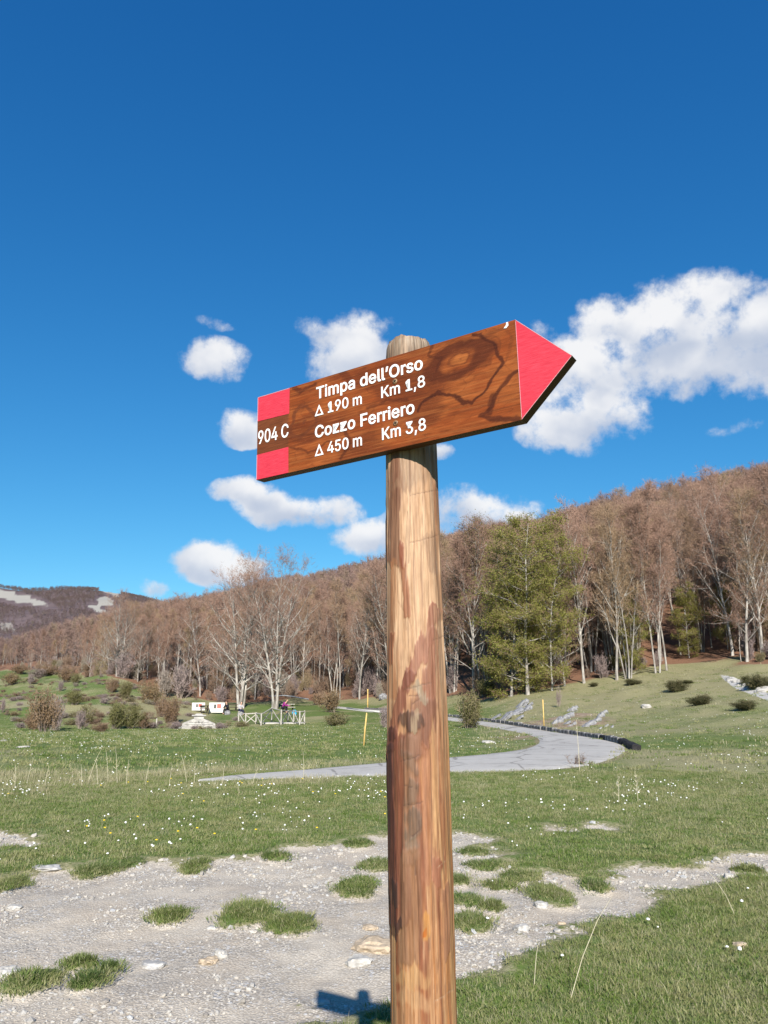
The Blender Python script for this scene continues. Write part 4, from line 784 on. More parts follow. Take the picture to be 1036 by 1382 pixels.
class Tree:
    def __init__(s, seed): s.r = random.Random(seed); s.g = np.random.default_rng(seed); s.mb = MB(); s.tp = []; s.td = []; s.tl = []; s.lp = []
    def twigs(s, p, d, n, lo, hi, up=0.3, spread=0.8):
        for _ in range(n):
            v = (d + Vector((s.r.gauss(0, spread), s.r.gauss(0, spread), s.r.gauss(0, spread*0.7)+up))).normalized()
            s.tp.append(p[:]); s.td.append(v[:]); s.tl.append(s.r.uniform(lo, hi))
    def limb(s, p, d, L, r, n, up, wob, sides):
        pts = [p]; rad = [r]; q = p.copy(); v = d.copy()
        for i in range(n):
            v = (v + Vector((s.r.gauss(0, wob), s.r.gauss(0, wob), s.r.gauss(0, wob*0.6)+up))).normalized()
            q = q + v*(L/n); pts.append(q.copy()); rad.append(r*(1-0.85*(i+1)/n))
        s.mb.tube(pts, rad, sides, cap=False); return pts
    def twig_mesh(s, name, mat, width=0.028, side=2, leafs=0, leaf=0.11, lmat=None, lay=0.25):
        g = s.g; P = np.array(s.tp); D = np.array(s.td); L = np.array(s.tl); 
        allP = [P]; allD = [D]; allL = [L]
        for k in range(side):
            t_ = g.uniform(0.15, 0.85, len(P))[:, None]; q = P + D*L[:, None]*t_; dd = D + g.normal(0, 0.75, D.shape); dd /= np.linalg.norm(dd, axis=1)[:, None]
            allP.append(q); allD.append(dd); allL.append(L*g.uniform(0.35, 0.65, len(L)))
        P = np.concatenate(allP); D = np.concatenate(allD); L = np.concatenate(allL)
        rnd = g.normal(0, 1, D.shape); S = np.cross(D, rnd); S /= (np.linalg.norm(S, axis=1)[:, None]+1e-9); S *= (width*g.uniform(0.6, 1.3, len(P)))[:, None]*0.5
        bend = g.normal(0, 0.06, D.shape)*L[:, None]
        V = np.stack([P-S, P+S, P+D*L[:, None]+bend], 1).reshape(-1, 3); F = np.arange(len(V)).reshape(-1, 3)
        tint = np.repeat(g.uniform(0, 1, len(P)), 3)
        tw = mesh_np(name, V, F, mat, attrs={'tint': tint}); lv = None
        if leafs:
            n = len(P)*leafs; k = g.integers(0, len(P), n); c = P[k] + D[k]*(L[k]*g.uniform(0.2, 1.1, n))[:, None] + g.normal(0, 0.07, (n, 3))
            a = g.normal(0, 1, (n, 3)); a[:, 2] *= lay; a /= np.linalg.norm(a, axis=1)[:, None]
            b = np.cross(a, g.normal(0, 1, (n, 3))*np.array([min(1, lay*1.2), min(1, lay*1.2), 1])); b /= np.linalg.norm(b, axis=1)[:, None]+1e-9
            sz = leaf*g.uniform(0.6, 1.3, n)[:, None]
            V = np.stack([c-a*sz*0.5, c+b*sz*0.3, c+a*sz*0.5, c-b*sz*0.3], 1).reshape(-1, 3); F = np.arange(len(V)).reshape(-1, 4)
            cl = vnoise(c[:, 0]*1.6, c[:, 2]*1.9+c[:, 1], 5)
            lv = mesh_np(name+'_leaves', V, F, lmat, attrs={'tint': np.repeat(np.clip(cl*0.8+g.uniform(-.2, .3, n), 0, 1), 4)})
        return tw, lv

def make_tree(seed, H, style):
    T_ = Tree(seed); r = T_.r
    P = dict(forest=dict(clear=.20, limbs=26, ang=(.40, .85), L=.24, r0=.0100, up=.05, stems=1, top=.9),
             thin=dict(clear=.45, limbs=16, ang=(.35, .8), L=.15, r0=.0070, up=.06, stems=1, top=.9),
             clump=dict(clear=.25, limbs=12, ang=(.4, .85), L=.18, r0=.0068, up=.06, stems=4, top=.9),
             big=dict(clear=.14, limbs=30, ang=(.8, 1.35), L=.34, r0=.0135, up=.035, stems=4, top=.85),
             edge=dict(clear=.12, limbs=30, ang=(.6, 1.2), L=.25, r0=.0115, up=.03, stems=1, top=.9),
             green=dict(clear=.04, limbs=40, ang=(.95, 1.45), L=.25, r0=.011, up=.02, stems=1, top=.95),
             far=dict(clear=.15, limbs=16, ang=(.35, .95), L=.26, r0=.011, up=.06, stems=1, top=.9))[style]
    for k in range(P['stems']):
        lean = 0.03 if P['stems'] == 1 else (0.13 if style == 'clump' else 0.12)
        a0 = 2*math.pi*k/P['stems']+r.uniform(-.5, .5); h = H*(1 if k == 0 else r.uniform(.82, .97))
        d = Vector((math.cos(a0)*lean*r.uniform(.3, 1.2), math.sin(a0)*lean*r.uniform(.3, 1.2), 1)).normalized()
        b = Vector((math.cos(a0)*(0.25 if P['stems'] > 1 else 0)*H/15, math.sin(a0)*(0.25 if P['stems'] > 1 else 0)*H/15, -0.4))
        n = 12; pts = [b]; q = b.copy(); v = d.copy(); r0 = P['r0']*H*r.uniform(.85, 1.1)
        for i in range(n):
            v = (v + Vector((r.gauss(0, .045), r.gauss(0, .045), .03))).normalized(); q = q + v*((h+.4)/n); pts.append(q.copy())
        rad = [r0*(1-(i/n)*0.93)*(1.25 if i == 0 else 1) for i in range(n+1)]
        T_.mb.tube(pts, rad, 7 if style != 'far' else 4, cap=False)
        nl = P['limbs']//(1 if P['stems'] == 1 else (1.6 if style == 'big' else 1)); nl = int(nl)
        for j in range(nl):
            f = P['clear'] + (0.98-P['clear'])*((j+r.random())/nl)**0.9
            s = f*n; i = min(int(s), n-1); p = pts[i].lerp(pts[i+1], s-i)
            az = j*2.4+r.uniform(-.5, .5)+k; an = r.uniform(*P['ang'])
            if style != 'green': an *= (1.1-0.45*f)
            shape = (0.35+math.sin(math.pi*min(1, (1-f)*0.9+.06))**.7)*.85*r.uniform(.6, 1.15) if style == 'green' else (0.55+0.75*math.sin(min(1, (1-f)*1.7)*math.pi/2))*0.85
            L = P['L']*H*shape*r.uniform(.7, 1.2)
            dd = Vector((math.cos(az)*math.sin(an), math.sin(az)*math.sin(an), math.cos(an)))
            lr = min(rad[i]*0.6, 0.012*L+0.02)
            lp = T_.limb(p, dd, L, lr, 5 if style != 'far' else 3, P['up']*(1.6 if style != 'green' else .6), .13, 4 if style != 'far' else 3)
            ns = 7 if style not in ('far',) else 3
            for m in range(ns):
                g = 0.22+0.78*(m+r.random()*.7)/ns; s2 = g*(len(lp)-1); i2 = min(int(s2), len(lp)-2); p2 = lp[i2].lerp(lp[i2+1], s2-i2)
                ld = (lp[i2+1]-lp[i2]).normalized()
                flat_ = 0.25 if style == 'green' else 0.6
                d2 = (ld*0.8 + Vector((r.gauss(0, .7), r.gauss(0, .7), r.gauss(0, .7)*flat_ + (.28 if style != 'green' else 0)))).normalized()
                L2 = L*(0.5*(1-g)+0.22)*r.uniform(.7, 1.3)
                if style == 'far':
                    T_.twigs(p2, d2, 7, .6, 1.6, .25, .6); continue
                sp = T_.limb(p2, d2, L2, lr*0.38, 3, .06, .16, 3)
                for q3 in sp[1:]:
                    T_.twigs(q3, d2, 4, .4, 1.0, .10 if style != 'green' else .02, .75)
                T_.twigs(sp[1], d2, 2, .3, .8, .2, .7)
            T_.twigs(lp[-1], (lp[-1]-lp[-2]).normalized(), 4, .4, 1.1, .25, .5)
        T_.twigs(pts[-1], Vector((0, 0, 1)), 10, .4, 1.1, .3, .5)
    trunk = T_.mb.mesh('trunk', barkf if style == 'far' else bark, True)
    if style == 'green': tw, lv = T_.twig_mesh('crown', twigm, .020, 1, 4, .12, leafm, .9)
    elif style == 'far': tw, lv = T_.twig_mesh('crown', twigf, .075, 3)
    else: tw, lv = T_.twig_mesh('crown', twigm, .019, 3)
    return trunk, tw, lv
PROTO = {}
for st, hs in dict(forest=(14, 15, 16, 15, 14.5), thin=(13, 14, 12.5), clump=(13, 14), big=(17, 17), edge=(14, 13), green=(15, 13, 11)).items():
    PROTO[st] = [(make_tree(300+7*i+len(st), h, st), h) for i, h in enumerate(hs)]
PROTO['far'] = [(make_tree(900+i, 13, 'far'), 13) for i in range(5)]
# half-open crowns: bare twigs with a haze of first leaves
def budding(k):
    (tr, tw, lv), h = PROTO['edge'][k]; g = np.random.default_rng(k)
    v = np.zeros(len(tw.vertices)*3); tw.vertices.foreach_get('co', v); tips = v.reshape(-1, 3, 3)[:, 2]
    c = tips[g.integers(0, len(tips), 5200)] + g.normal(0, .12, (5200, 3)); a = g.normal(0, 1, c.shape)*[1, 1, .4]; a /= np.linalg.norm(a, axis=1)[:, None]
    b = np.cross(a, g.normal(0, 1, c.shape)); b /= np.linalg.norm(b, axis=1)[:, None]; s = .10*g.uniform(.6, 1.3, len(c))[:, None]
    V = np.stack([c-a*s*.5, c+b*s*.3, c+a*s*.5, c-b*s*.3], 1).reshape(-1, 3)
    return mesh_np('crown_leaves', V, np.arange(len(V)).reshape(-1, 4), leafo, attrs={'tint': np.repeat(g.uniform(0, 1, len(c)), 4)})
PROTO['budding'] = [((PROTO['edge'][k][0][0], PROTO['edge'][k][0][1], budding(k)), PROTO['edge'][k][1]) for k in (0, 1)]
SKYLINE = [(-300,860),(0,868),(60,850),(110,836),(150,824),(200,816),(250,812),(300,797),(350,783),(440,768),(525,748),(600,722),(660,710),(700,714),(740,704),(770,700),(800,682),(870,662),(960,650),(1036,633),(1200,605)]
def max_h(x, y, z, jit=0.0):
    u = u_of(x, y); v = np.interp(u, [a for a, b in SKYLINE], [b for a, b in SKYLINE]) + jit
    b_ = -(v-691)/FPX; dz_ = math.sin(PITCH)+b_*math.cos(PITCH); df_ = math.cos(PITCH)-b_*math.sin(PITCH); da_ = (u-518)/1069*df_
    return EYE + np.hypot(x, y)*dz_/np.hypot(df_, da_) - z
def place_tree(style, k, loc, H, label, group, rz=None, name='beech_tree', wide=1.0):
    (tr, tw, lv), h = PROTO[style][k % len(PROTO[style])]
    e = empty(name, loc, random.uniform(0, 6.28) if rz is None else rz); s = H/h; e.scale = (s*wide, s*wide, s)
    tag(e, label, 'tree', group); ob('trunk', tr, e); ob('crown', tw, e)
    if lv is not None: ob('leaves', lv, e)
    return e
def tree_px(u, v, vtop, style, k, label, group, name='beech_tree', rz=None, wide=1.0, r=None):
    p = hit(u, v) if r is None else Vector((r*math.sin(math.atan((u-518)/1069)), r*math.cos(math.atan((u-518)/1069)), 0))
    p.z = zf(p.x, p.y); d = math.hypot(p.x, p.y); H = EYE + d*elev(u, vtop) - p.z
    return place_tree(style, k, (p.x, p.y, p.z-0.05), H, label, group, rz, name, wide)
G1 = 'bare beeches along the front edge of the wood'
SPECIAL = [
 (325,956,766,'big',0,'big many-limbed bare beech standing behind the picnic table beside the white notice boards','big_beech',.85),
 (371,956,764,'big',1,'big bare beech of several leaning pale stems just behind the zigzag fence','big_beech',.85),
 (159,913,808,'big',0,'spreading tall bare beech standing higher than the wood around it beneath the far hill','big_beech',.8),
 (238,928,822,'thin',0,'slender white-stemmed bare beech beside the mauve thicket left of the notice boards','beech_tree',1.0),
 (250,930,830,'thin',1,'pale bare beech leaning right at the edge of the wood above the left notice board','beech_tree',1.0),
 (270,940,815,'edge',0,'low-branched bare beech between the stone trough and the big many-limbed beech','beech_tree',.9),
 (458,944,790,'thin',1,'thin bare beech with clean stem just right of the brown scrub by the road','beech_tree',1.0),
 (485,944,770,'forest',2,'pale straight-stemmed beech against the dark evergreen gap left of the signpost','beech_tree',.9),
 (611,934,722,'clump',0,'clump of white stems just right of the signpost at the foot of the wood','beech_tree',.9),
 (640,934,712,'budding',1,'broad beech with yellowish first leaves at its top right of the signpost','beech_tree',.95),
 (648,936,735,'thin',2,'thin white-stemmed beech between the road bush and the leafy green beeches','beech_tree',1.0),
 (712,938,700,'green',0,'tallest leafy yellow-green beech reaching down to the slope above the road','green_beech',1.05),
 (690,940,765,'green',2,'smaller leafy green beech at the left foot of the tallest green one','green_beech',1.1),
 (745,932,735,'green',1,'leafy green beech right of the tallest green one with pale stem showing','green_beech',.75),
 (762,926,790,'budding',0,'low beech with thin yellow-green leaves right of the leafy green beeches','beech_tree',.9),
 (788,922,700,'forest',1,'bare beech leaning left above the two grey rock outcrops','beech_tree',.8),
 (832,918,694,'forest',0,'tall bare beech with pale forked stem above the right rock outcrop','beech_tree',.85),
 (848,916,704,'clump',1,'clump of thin pale stems at the edge of the grass above the small white stone','beech_tree',.8),
 (888,908,690,'clump',0,'clump of white stems rising behind the highest dark junipers','beech_tree',.85),
 (900,905,690,'thin',0,'thin white beech stem beside the clump above the junipers','beech_tree',1.0),
 (930,888,800,'green',2,'small green beech with drooping layered branches before the bare leaf-strewn bank','green_beech',.9),
 (852,912,800,'green',1,'small olive-green young beech among white stems above the white stone','green_beech',.8),
 (1008,893,690,'edge',0,'bare beech with long left-reaching limbs above the white scree','beech_tree',1.0),
 (1030,890,668,'forest',3,'tall white-trunked bare beech at the very edge above the white scree','beech_tree',.9),
 (960,874,768,'budding',1,'beech with thin olive leaves up the leaf-strewn bank left of the two white trunks','beech_tree',1.0),
 (918,884,705,'thin',2,'slender pale beech on the bank just left of the small drooping green one','beech_tree',1.0),
 (948,880,716,'clump',1,'cluster of thin grey stems standing on the leaf-strewn bank','beech_tree',.8),
 (982,876,780,'green',1,'little olive-green beech on the bank behind the short leaning one','green_beech',.9),
 (968,862,690,'thin',0,'slender beech highest on the open leaf-strewn bank','beech_tree',1.0),
 (1000,893,800,'thin',1,'short thin leaning beech beside the two white trunks above the scree','beech_tree',1.0)]
spec_uv = []
for (u, v, vt, st, k, lab, nm, wd) in SPECIAL:
    e = tree_px(u, v, vt, st, k, lab, None, nm, rz=random.uniform(0, 6.28), wide=wd); spec_uv.append((e.location.x, e.location.y))
ZONES = [(0, 0, z) for z in ('at the far left', 'below the far hill', 'behind the stone trough', 'behind the big pair', 'left of the signpost', 'right of the signpost', 'behind the green beeches', 'above the rock outcrops', 'above the white scree')]
rt = random.Random(5); placed = list(spec_uv); forest_pts = []
def pt(u, r): a = math.atan((u-518)/1069); return r*math.sin(a), r*math.cos(a)
counts = {}
tries = 0; n_ind = 0; depth_used = {}
quota = [(-50, 110, 24, 46), (110, 200, 20, 30), (200, 300, 22, 34), (300, 420, 24, 34), (420, 560, 28, 34), (560, 680, 40, 32), (680, 800, 34, 32), (800, 910, 40, 34), (910, 1075, 42, 36)]
NEARD = {}
for (ua, ub, num, dep), (_, _, lab) in zip(quota, ZONES):
    c_ = 0; tr_ = 0; sp = 1.8 if ua > 540 else 2.8
    while c_ < num and tr_ < 3000:
        tr_ += 1; u = rt.uniform(ua, ub); r0 = float(np.interp(u, FOREST_U, FOREST_R)); r = r0 + 1.5 + dep*rt.random()**1.3
        x, y = pt(u, r)
        if min((x-a)**2+(y-b)**2 for a, b in placed) < sp*sp: continue
        if 900 < u < 1003 and r < r0+24 and rt.random() < .92: continue
        placed.append((x, y)); c_ += 1
        st = rt.choices(['forest', 'thin', 'clump', 'edge', 'budding', 'green'], [3.4, 5.5 if u > 540 else 3.5, 2.6, 1.5, (1.8 if u > 250 else 1.0), (0.7 if u > 560 else 0.0)])[0]
        H = rt.uniform(11.5, 15.5)*(0.9 if u < 300 else 1.0)
        if st == 'green': H *= .7
        H = max(5.5, min(H, float(max_h(x, y, zf(x, y), rt.uniform(-4, 20)+rt.random()*float(np.interp(u, [250, 330, 540, 600, 760, 800, 1036], [10, 30, 25, 0, 0, 38, 62]))))))
        look = dict(forest='straight bare beech', thin='slender bare beech', clump='many-stemmed bare beech', edge='low-branched bare beech', budding='half-leafed beech', green='leafy green beech')[st]
        row = 'at the front edge of' if r < r0+dep*.25 else ('just inside' if r < r0+dep*.6 else 'deeper inside')
        place_tree(st, rt.randrange(5), (x, y, zf(x, y)-.1), H, ('short ' if H < 9 else ('tall ' if H > 12.3 else ''))+look+' '+row+' the wood '+lab, 'beeches of the wood', rt.uniform(0, 6.28), 'beech_tree', rt.uniform(.8, 1.05))

# ------------------------------------------------------------------ instanced stuff
def scatter(name, pts, rot, scl, var, protos, kind='stuff', label=None, cat=None):
    pts = np.asarray(pts, np.float32); n = len(pts)
    me = bpy.data.meshes.new(name); me.vertices.add(n); me.vertices.foreach_set('co', pts.ravel())
    a = me.attributes.new('rot', 'FLOAT_VECTOR', 'POINT'); a.data.foreach_set('vector', np.asarray(rot, np.float32).ravel())
    a = me.attributes.new('scl', 'FLOAT_VECTOR', 'POINT'); a.data.foreach_set('vector', np.asarray(scl, np.float32).ravel())
    a = me.attributes.new('var', 'INT', 'POINT'); a.data.foreach_set('value', np.asarray(var, np.int32))
    ng = bpy.data.node_groups.new(name, 'GeometryNodeTree')
    ng.interface.new_socket('Geometry', in_out='INPUT', socket_type='NodeSocketGeometry'); ng.interface.new_socket('Geometry', in_out='OUTPUT', socket_type='NodeSocketGeometry')
    gi = ng.nodes.new('NodeGroupInput'); go = ng.nodes.new('NodeGroupOutput'); jn = ng.nodes.new('GeometryNodeJoinGeometry')
    def named(nm, ty):
        q = ng.nodes.new('GeometryNodeInputNamedAttribute'); q.data_type = ty; q.inputs['Name'].default_value = nm
        return [s for s in q.outputs if s.enabled and s.name == 'Attribute'][0]
    ra = named('rot', 'FLOAT_VECTOR'); sa = named('scl', 'FLOAT_VECTOR'); va = named('var', 'INT')
    for k, p in enumerate(protos):
        cmp_ = ng.nodes.new('FunctionNodeCompare'); cmp_.data_type = 'INT'; cmp_.operation = 'EQUAL'
        ins = [s for s in cmp_.inputs if s.enabled]; ng.links.new(va, ins[0]); ins[1].default_value = k
        io = ng.nodes.new('GeometryNodeInstanceOnPoints'); oi = ng.nodes.new('GeometryNodeObjectInfo'); oi.inputs['Object'].default_value = p; oi.inputs['As Instance'].default_value = True
        ng.links.new(gi.outputs[0], io.inputs['Points']); ng.links.new(cmp_.outputs[0], io.inputs['Selection']); ng.links.new(oi.outputs['Geometry'], io.inputs['Instance'])
        e2r = ng.nodes.new('FunctionNodeEulerToRotation'); ng.links.new(ra, e2r.inputs[0]); ng.links.new(e2r.outputs[0], io.inputs['Rotation']); ng.links.new(sa, io.inputs['Scale'])
        ng.links.new(io.outputs[0], jn.inputs[0])
    ng.links.new(jn.outputs[0], go.inputs[0])
    o = ob(name, me); md = o.modifiers.new('scatter', 'NODES'); md.node_group = ng; tag(o, label, cat, None, kind); return o
def loose(name, me): return bpy.data.objects.new(name, me)        # source shape, only drawn where it is scattered
def joined(tr, tw, lv=None):
    bm_parts = [tr, tw] + ([lv] if lv else []); V = []; F = []; MI = []; tint = []; mats = []; off = 0
    me = bpy.data.meshes.new('forest_tree')
    for m_ in bm_parts:
        v = np.zeros(len(m_.vertices)*3); m_.vertices.foreach_get('co', v); v = v.reshape(-1, 3)
        mats.append(m_.materials[0])
        for p in m_.polygons: F.append([i+off for i in p.vertices]); MI.append(len(mats)-1)
        if 'tint' in m_.attributes:
            a = np.zeros(len(v)); m_.attributes['tint'].data.foreach_get('value', a)
        else: a = np.zeros(len(v))
        V.append(v); tint.append(a); off += len(v)
    me.from_pydata(np.concatenate(V).tolist(), [], F); me.polygons.foreach_set('material_index', MI)
    for m_ in mats: me.materials.append(m_)
    a = me.attributes.new('tint', 'FLOAT', 'POINT'); a.data.foreach_set('value', np.concatenate(tint)); me.update(); return me
fp = [loose('forest_tree', joined(*PROTO['forest'][k][0])) for k in (0, 1, 3)] + [loose('forest_tree', joined(*PROTO['thin'][0][0])), loose('forest_tree', joined(*PROTO['budding'][0][0])), loose('forest_tree', joined(*PROTO['clump'][0][0]))]
ff = [loose('far_tree', joined(*PROTO['far'][k][0])) for k in range(5)]
def forest_points(n, ulo, uhi, rlo, rhi, start):
    g = np.random.default_rng(int(n+ulo+1000)); u = g.uniform(ulo, uhi, n); a = np.arctan((u-518)/1069)
    r = np.sqrt(g.uniform(rlo**2, rhi**2, n)); x = r*np.sin(a); y = r*np.cos(a)
    k = r > np.interp(u, FOREST_U, FOREST_R) + start(u); return x[k], y[k], r[k], u[k], g
depf = lambda u: np.interp(u, [-60, 20, 155, 250, 400, 1036], [30, 42, 28, 32, 33, 33]) - 6
x, y, r, u, g = forest_points(9500, -260, 1320, 60, 430, lambda u: np.where((u > -60) & (u < 1090), depf(u), 1.0))
rd_ = np.interp(u, [0, 200, 500, 700, 1036], [560, 480, 430, 330, 310]); k = r < rd_; x, y, r, u = x[k], y[k], r[k], u[k]
z = z_ground(x, y); n = len(x)
near_ = r < 190
var = np.where(near_, g.choice(6, n, p=[.13, .12, .12, .36, .09, .18]), 6+g.integers(0, 5, n)); var = np.where(near_ & (var == 4) & (g.random(n) < .4), 0, var)
s = np.where(near_, g.uniform(.72, 1.0, n), g.uniform(.75, 1.02, n)); s = np.minimum(s, np.clip(max_h(x, y, z, g.uniform(-5, 12, n)+np.where(r < 125, g.uniform(0, 1, n)*np.interp(u, [250, 330, 540, 600, 760, 800, 1036], [10, 30, 25, 0, 0, 38, 62]), 0))/np.where(near_, 15.2, 13.2), .25, 2))
scatter('hillside_wood', np.stack([x, y, z-.15], -1), np.stack([g.normal(0, .03, n), g.normal(0, .03, n), g.uniform(0, 6.28, n)], -1), np.stack([s, s, s], -1), var, fp+ff, label='bare reddish-brown beech wood covering the hillside', cat='forest')
x, y, r, u, g = forest_points(26000, -420, 420, 430, 1450, lambda u: 150); 
rk_ = fbm(x/90, y/90, 77, 5); z = z_ground(x, y); u_, vv = to_px(x, y, z)
bald = np.zeros(len(x), bool)
for (pu, pv, a, b, rot) in [(22,806,58,8,.24),(142,812,16,8,.2),(135,824,22,5,.45),(150,801,18,4,.3)]:
    dx, dy = u_-pu, vv-pv; c_, s_ = math.cos(rot), math.sin(rot); bald |= ((dx*c_+dy*s_)/a)**2+((-dx*s_+dy*c_-.35*b)/(b*1.25))**2 < 1
k = ~bald & (g.random(len(x)) > .55*((u < 30) & (vv > 825))); x, y, r, u, z = x[k], y[k], r[k], u[k], z[k]; n = len(x); s = g.uniform(.42, .72, n)
twigd = twig_mat('far_hill_twigs', (0.145, 0.103, 0.103), (0.205, 0.15, 0.142))
ff2 = []
for o_ in ff:
    m_ = o_.data.copy(); m_.materials[1] = twigd; ff2.append(loose('far_hill_tree', m_))
scatter('distant_wood', np.stack([x, y, z-.3], -1), np.stack([0*x, 0*x, g.uniform(0, 6.28, n)], -1), np.stack([s*1.15, s*1.15, s*.58], -1), g.integers(0, 5, n), ff2, label='brown leafless wood on the far hill below the pale rock', cat='forest')

# ---- grass
def grass_mat(name, a, b, c):
    m, t = new_mat(name, 0.55, 0.3); oi = t.node('ShaderNodeObjectInfo'); ti = t.attr('tint').outputs['Fac']
    n = t.noise(oi.outputs['Location'], 0.8, 6, 0.7)
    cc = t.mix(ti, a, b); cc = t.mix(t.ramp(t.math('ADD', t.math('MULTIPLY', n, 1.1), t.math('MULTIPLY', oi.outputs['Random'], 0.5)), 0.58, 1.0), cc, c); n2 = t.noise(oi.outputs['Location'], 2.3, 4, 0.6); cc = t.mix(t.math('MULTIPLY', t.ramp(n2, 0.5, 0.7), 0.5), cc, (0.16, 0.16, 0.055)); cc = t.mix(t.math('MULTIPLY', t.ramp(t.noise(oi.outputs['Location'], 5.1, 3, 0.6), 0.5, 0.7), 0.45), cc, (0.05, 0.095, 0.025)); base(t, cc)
    tr = t.node('ShaderNodeBsdfTranslucent'); t.put(tr.inputs['Color'], t.mix(1.0, cc, (1.3, 1.35, 0.8), 'MULTIPLY')); mx = t.node('ShaderNodeMixShader'); mx.inputs[0].default_value = 0.28
    t.l.new(t.bsdf.outputs[0], mx.inputs[1]); t.l.new(tr.outputs[0], mx.inputs[2]); t.l.new(mx.outputs[0], t.n['Material Output'].inputs[0]); return m
gA = grass_mat('meadow_grass_blades', (0.058, 0.104, 0.018), (0.145, 0.215, 0.040), (0.26, 0.255, 0.12))
gD = grass_mat('clump_grass_blades', (0.028, 0.060, 0.013), (0.072, 0.125, 0.028), (0.12, 0.14, 0.045))
gS = grass_mat('straw', (0.20, 0.18, 0.10), (0.36, 0.33, 0.21), (0.42, 0.38, 0.25))
def tuft(seed, nb, rad, hlo, hhi, wd, lean, mat, straws=0, smat=None):
    g = np.random.default_rng(seed); V = []; F = []; T2 = []; MI = []
    for i in range(nb+straws):
        st = i >= nb; a = g.uniform(0, 6.28); q = rad*math.sqrt(g.random()); p = np.array([q*math.cos(a), q*math.sin(a), -.01])
        h = g.uniform(hlo, hhi)*(1.6 if st else 1)*(1-0.35*q/rad); az = a+g.normal(0, .9); ln = lean*g.uniform(.2, 1.2)*h; d = np.array([math.cos(az), math.sin(az), 0])
        w_ = wd*g.uniform(.7, 1.3)*(0.5 if st else 1); sd_ = np.array([-d[1], d[0], 0])*w_*.5; sd2 = sd_ if g.random() < .5 else np.array([d[0], d[1], 0])*w_*.5
        b = len(V); V += [p-sd2, p+sd2, p+d*ln*.35+[0, 0, h*.55]-sd2*.8, p+d*ln*.35+[0, 0, h*.55]+sd2*.8, p+d*ln+[0, 0, h*g.uniform(.8, 1)]]
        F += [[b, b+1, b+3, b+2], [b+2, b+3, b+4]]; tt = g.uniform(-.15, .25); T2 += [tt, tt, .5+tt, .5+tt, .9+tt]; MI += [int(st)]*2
    me = bpy.data.meshes.new('grass_tuft'); me.from_pydata([tuple(v) for v in V], [], F); me.materials.append(mat)
    if straws: me.materials.append(smat); me.polygons.foreach_set('material_index', MI)
    at = me.attributes.new('tint', 'FLOAT', 'POINT'); at.data.foreach_set('value', np.clip(T2, 0, 1)); me.update(); return me
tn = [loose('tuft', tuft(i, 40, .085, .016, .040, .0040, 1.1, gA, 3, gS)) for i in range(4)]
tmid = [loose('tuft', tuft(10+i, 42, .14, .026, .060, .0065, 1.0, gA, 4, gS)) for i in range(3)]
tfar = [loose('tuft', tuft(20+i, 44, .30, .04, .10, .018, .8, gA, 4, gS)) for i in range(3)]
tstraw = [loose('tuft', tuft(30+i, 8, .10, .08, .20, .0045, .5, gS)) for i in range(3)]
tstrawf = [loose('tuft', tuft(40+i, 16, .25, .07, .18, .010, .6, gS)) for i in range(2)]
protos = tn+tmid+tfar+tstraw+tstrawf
g = np.random.default_rng(77)
def polar(n, r0, r1, ulo=-90, uhi=1130):
    u = g.uniform(ulo, uhi, n); r = np.sqrt(g.uniform(r0*r0, r1*r1, n)); a = np.arctan((u-518)/1069*1.0); return r*np.sin(a), r*np.cos(a), r, u
PX, PY, PV, PS = [], [], [], []
def add_g(x, y, keep, v0, nv, s0, s1):
    x, y = x[keep], y[keep]; PX.append(x); PY.append(y); PV.append(v0+g.integers(0, nv, len(x))); PS.append(g.uniform(s0, s1, len(x)))
x, y, r, u = polar(19000, 3.3, 8.0, -130, 1170); gv = gravel_field(x, y); gn = fbm(x*6, y*6, 5, 3)-.5
add_g(x, y, (gv+gn*.9 < -.35) & (g.random(len(x)) < .45+.55*sstep(gv, -.4, -.9)), 0, 4, .75, 1.45)
x, y, r, u = polar(17000, 8.0, 17.0); gv = gravel_field(x, y); gn = fbm(x*5, y*5, 6, 3)-.5
add_g(x, y, (gv+gn*.9 < -.4) & (g.random(len(x)) < .35+.65*sstep(gv, -.5, -1)) & (road_dist(x, y) > -.08), 4, 3, .6, 1.1)
x, y, r, u = polar(15000, 17.0, 70.0); rd = road_dist(x, y); p_ = np.clip(24/r, .25, 1)*np.where(u > 620, .45, 1.0)
add_g(x, y, (rd > -.02) & (g.random(len(x)) < p_) & (r < np.interp(u, FOREST_U, FOREST_R)-4), 7, 3, .6, 1.2)
x, y, r, u = polar(9000, 11.5, 19.0, -90, 560); rd = road_dist(x, y); cl = fbm(x*.8, y*.8, 8, 4)
add_g(x, y, (rd > .08) & (g.random(len(x)) < .75*sstep(cl, .38, .62)*sstep(r, 12.5, 15)*sstep(r, 20, 16.5)), 10, 3, .6, 1.25)
x, y, r, u = polar(3500, 9, 24, 620, 1130); rd = road_dist(x, y); cl = fbm(x*.7, y*.7, 9, 4)
add_g(x, y, (rd > .08) & (g.random(len(x)) < .8*sstep(cl, .45, .62)*sstep(r, 11, 15)), 10, 3, .5, .95)
x, y, r, u = polar(12000, 24, 125); cl = fbm(x*.15, y*.15, 12, 4); rd = road_dist(x, y)
add_g(x, y, (rd > .4) & (g.random(len(x)) < sstep(cl, .4, .65)*np.where((u < 330) & (r > 62) | (u > 640), .95, .14)) & (r < np.interp(u, FOREST_U, FOREST_R)-2), 13, 2, .7, 1.5)
x, y, r, u = polar(5200, 3.3, 8, 380, 1170); gv = gravel_field(x, y); add_g(x, y, (gv < -.5) & (g.random(len(x)) < .15+.75*sstep(fbm(x*1.3, y*1.3, 91, 4), .45, .62)), 10, 3, .16, .38)
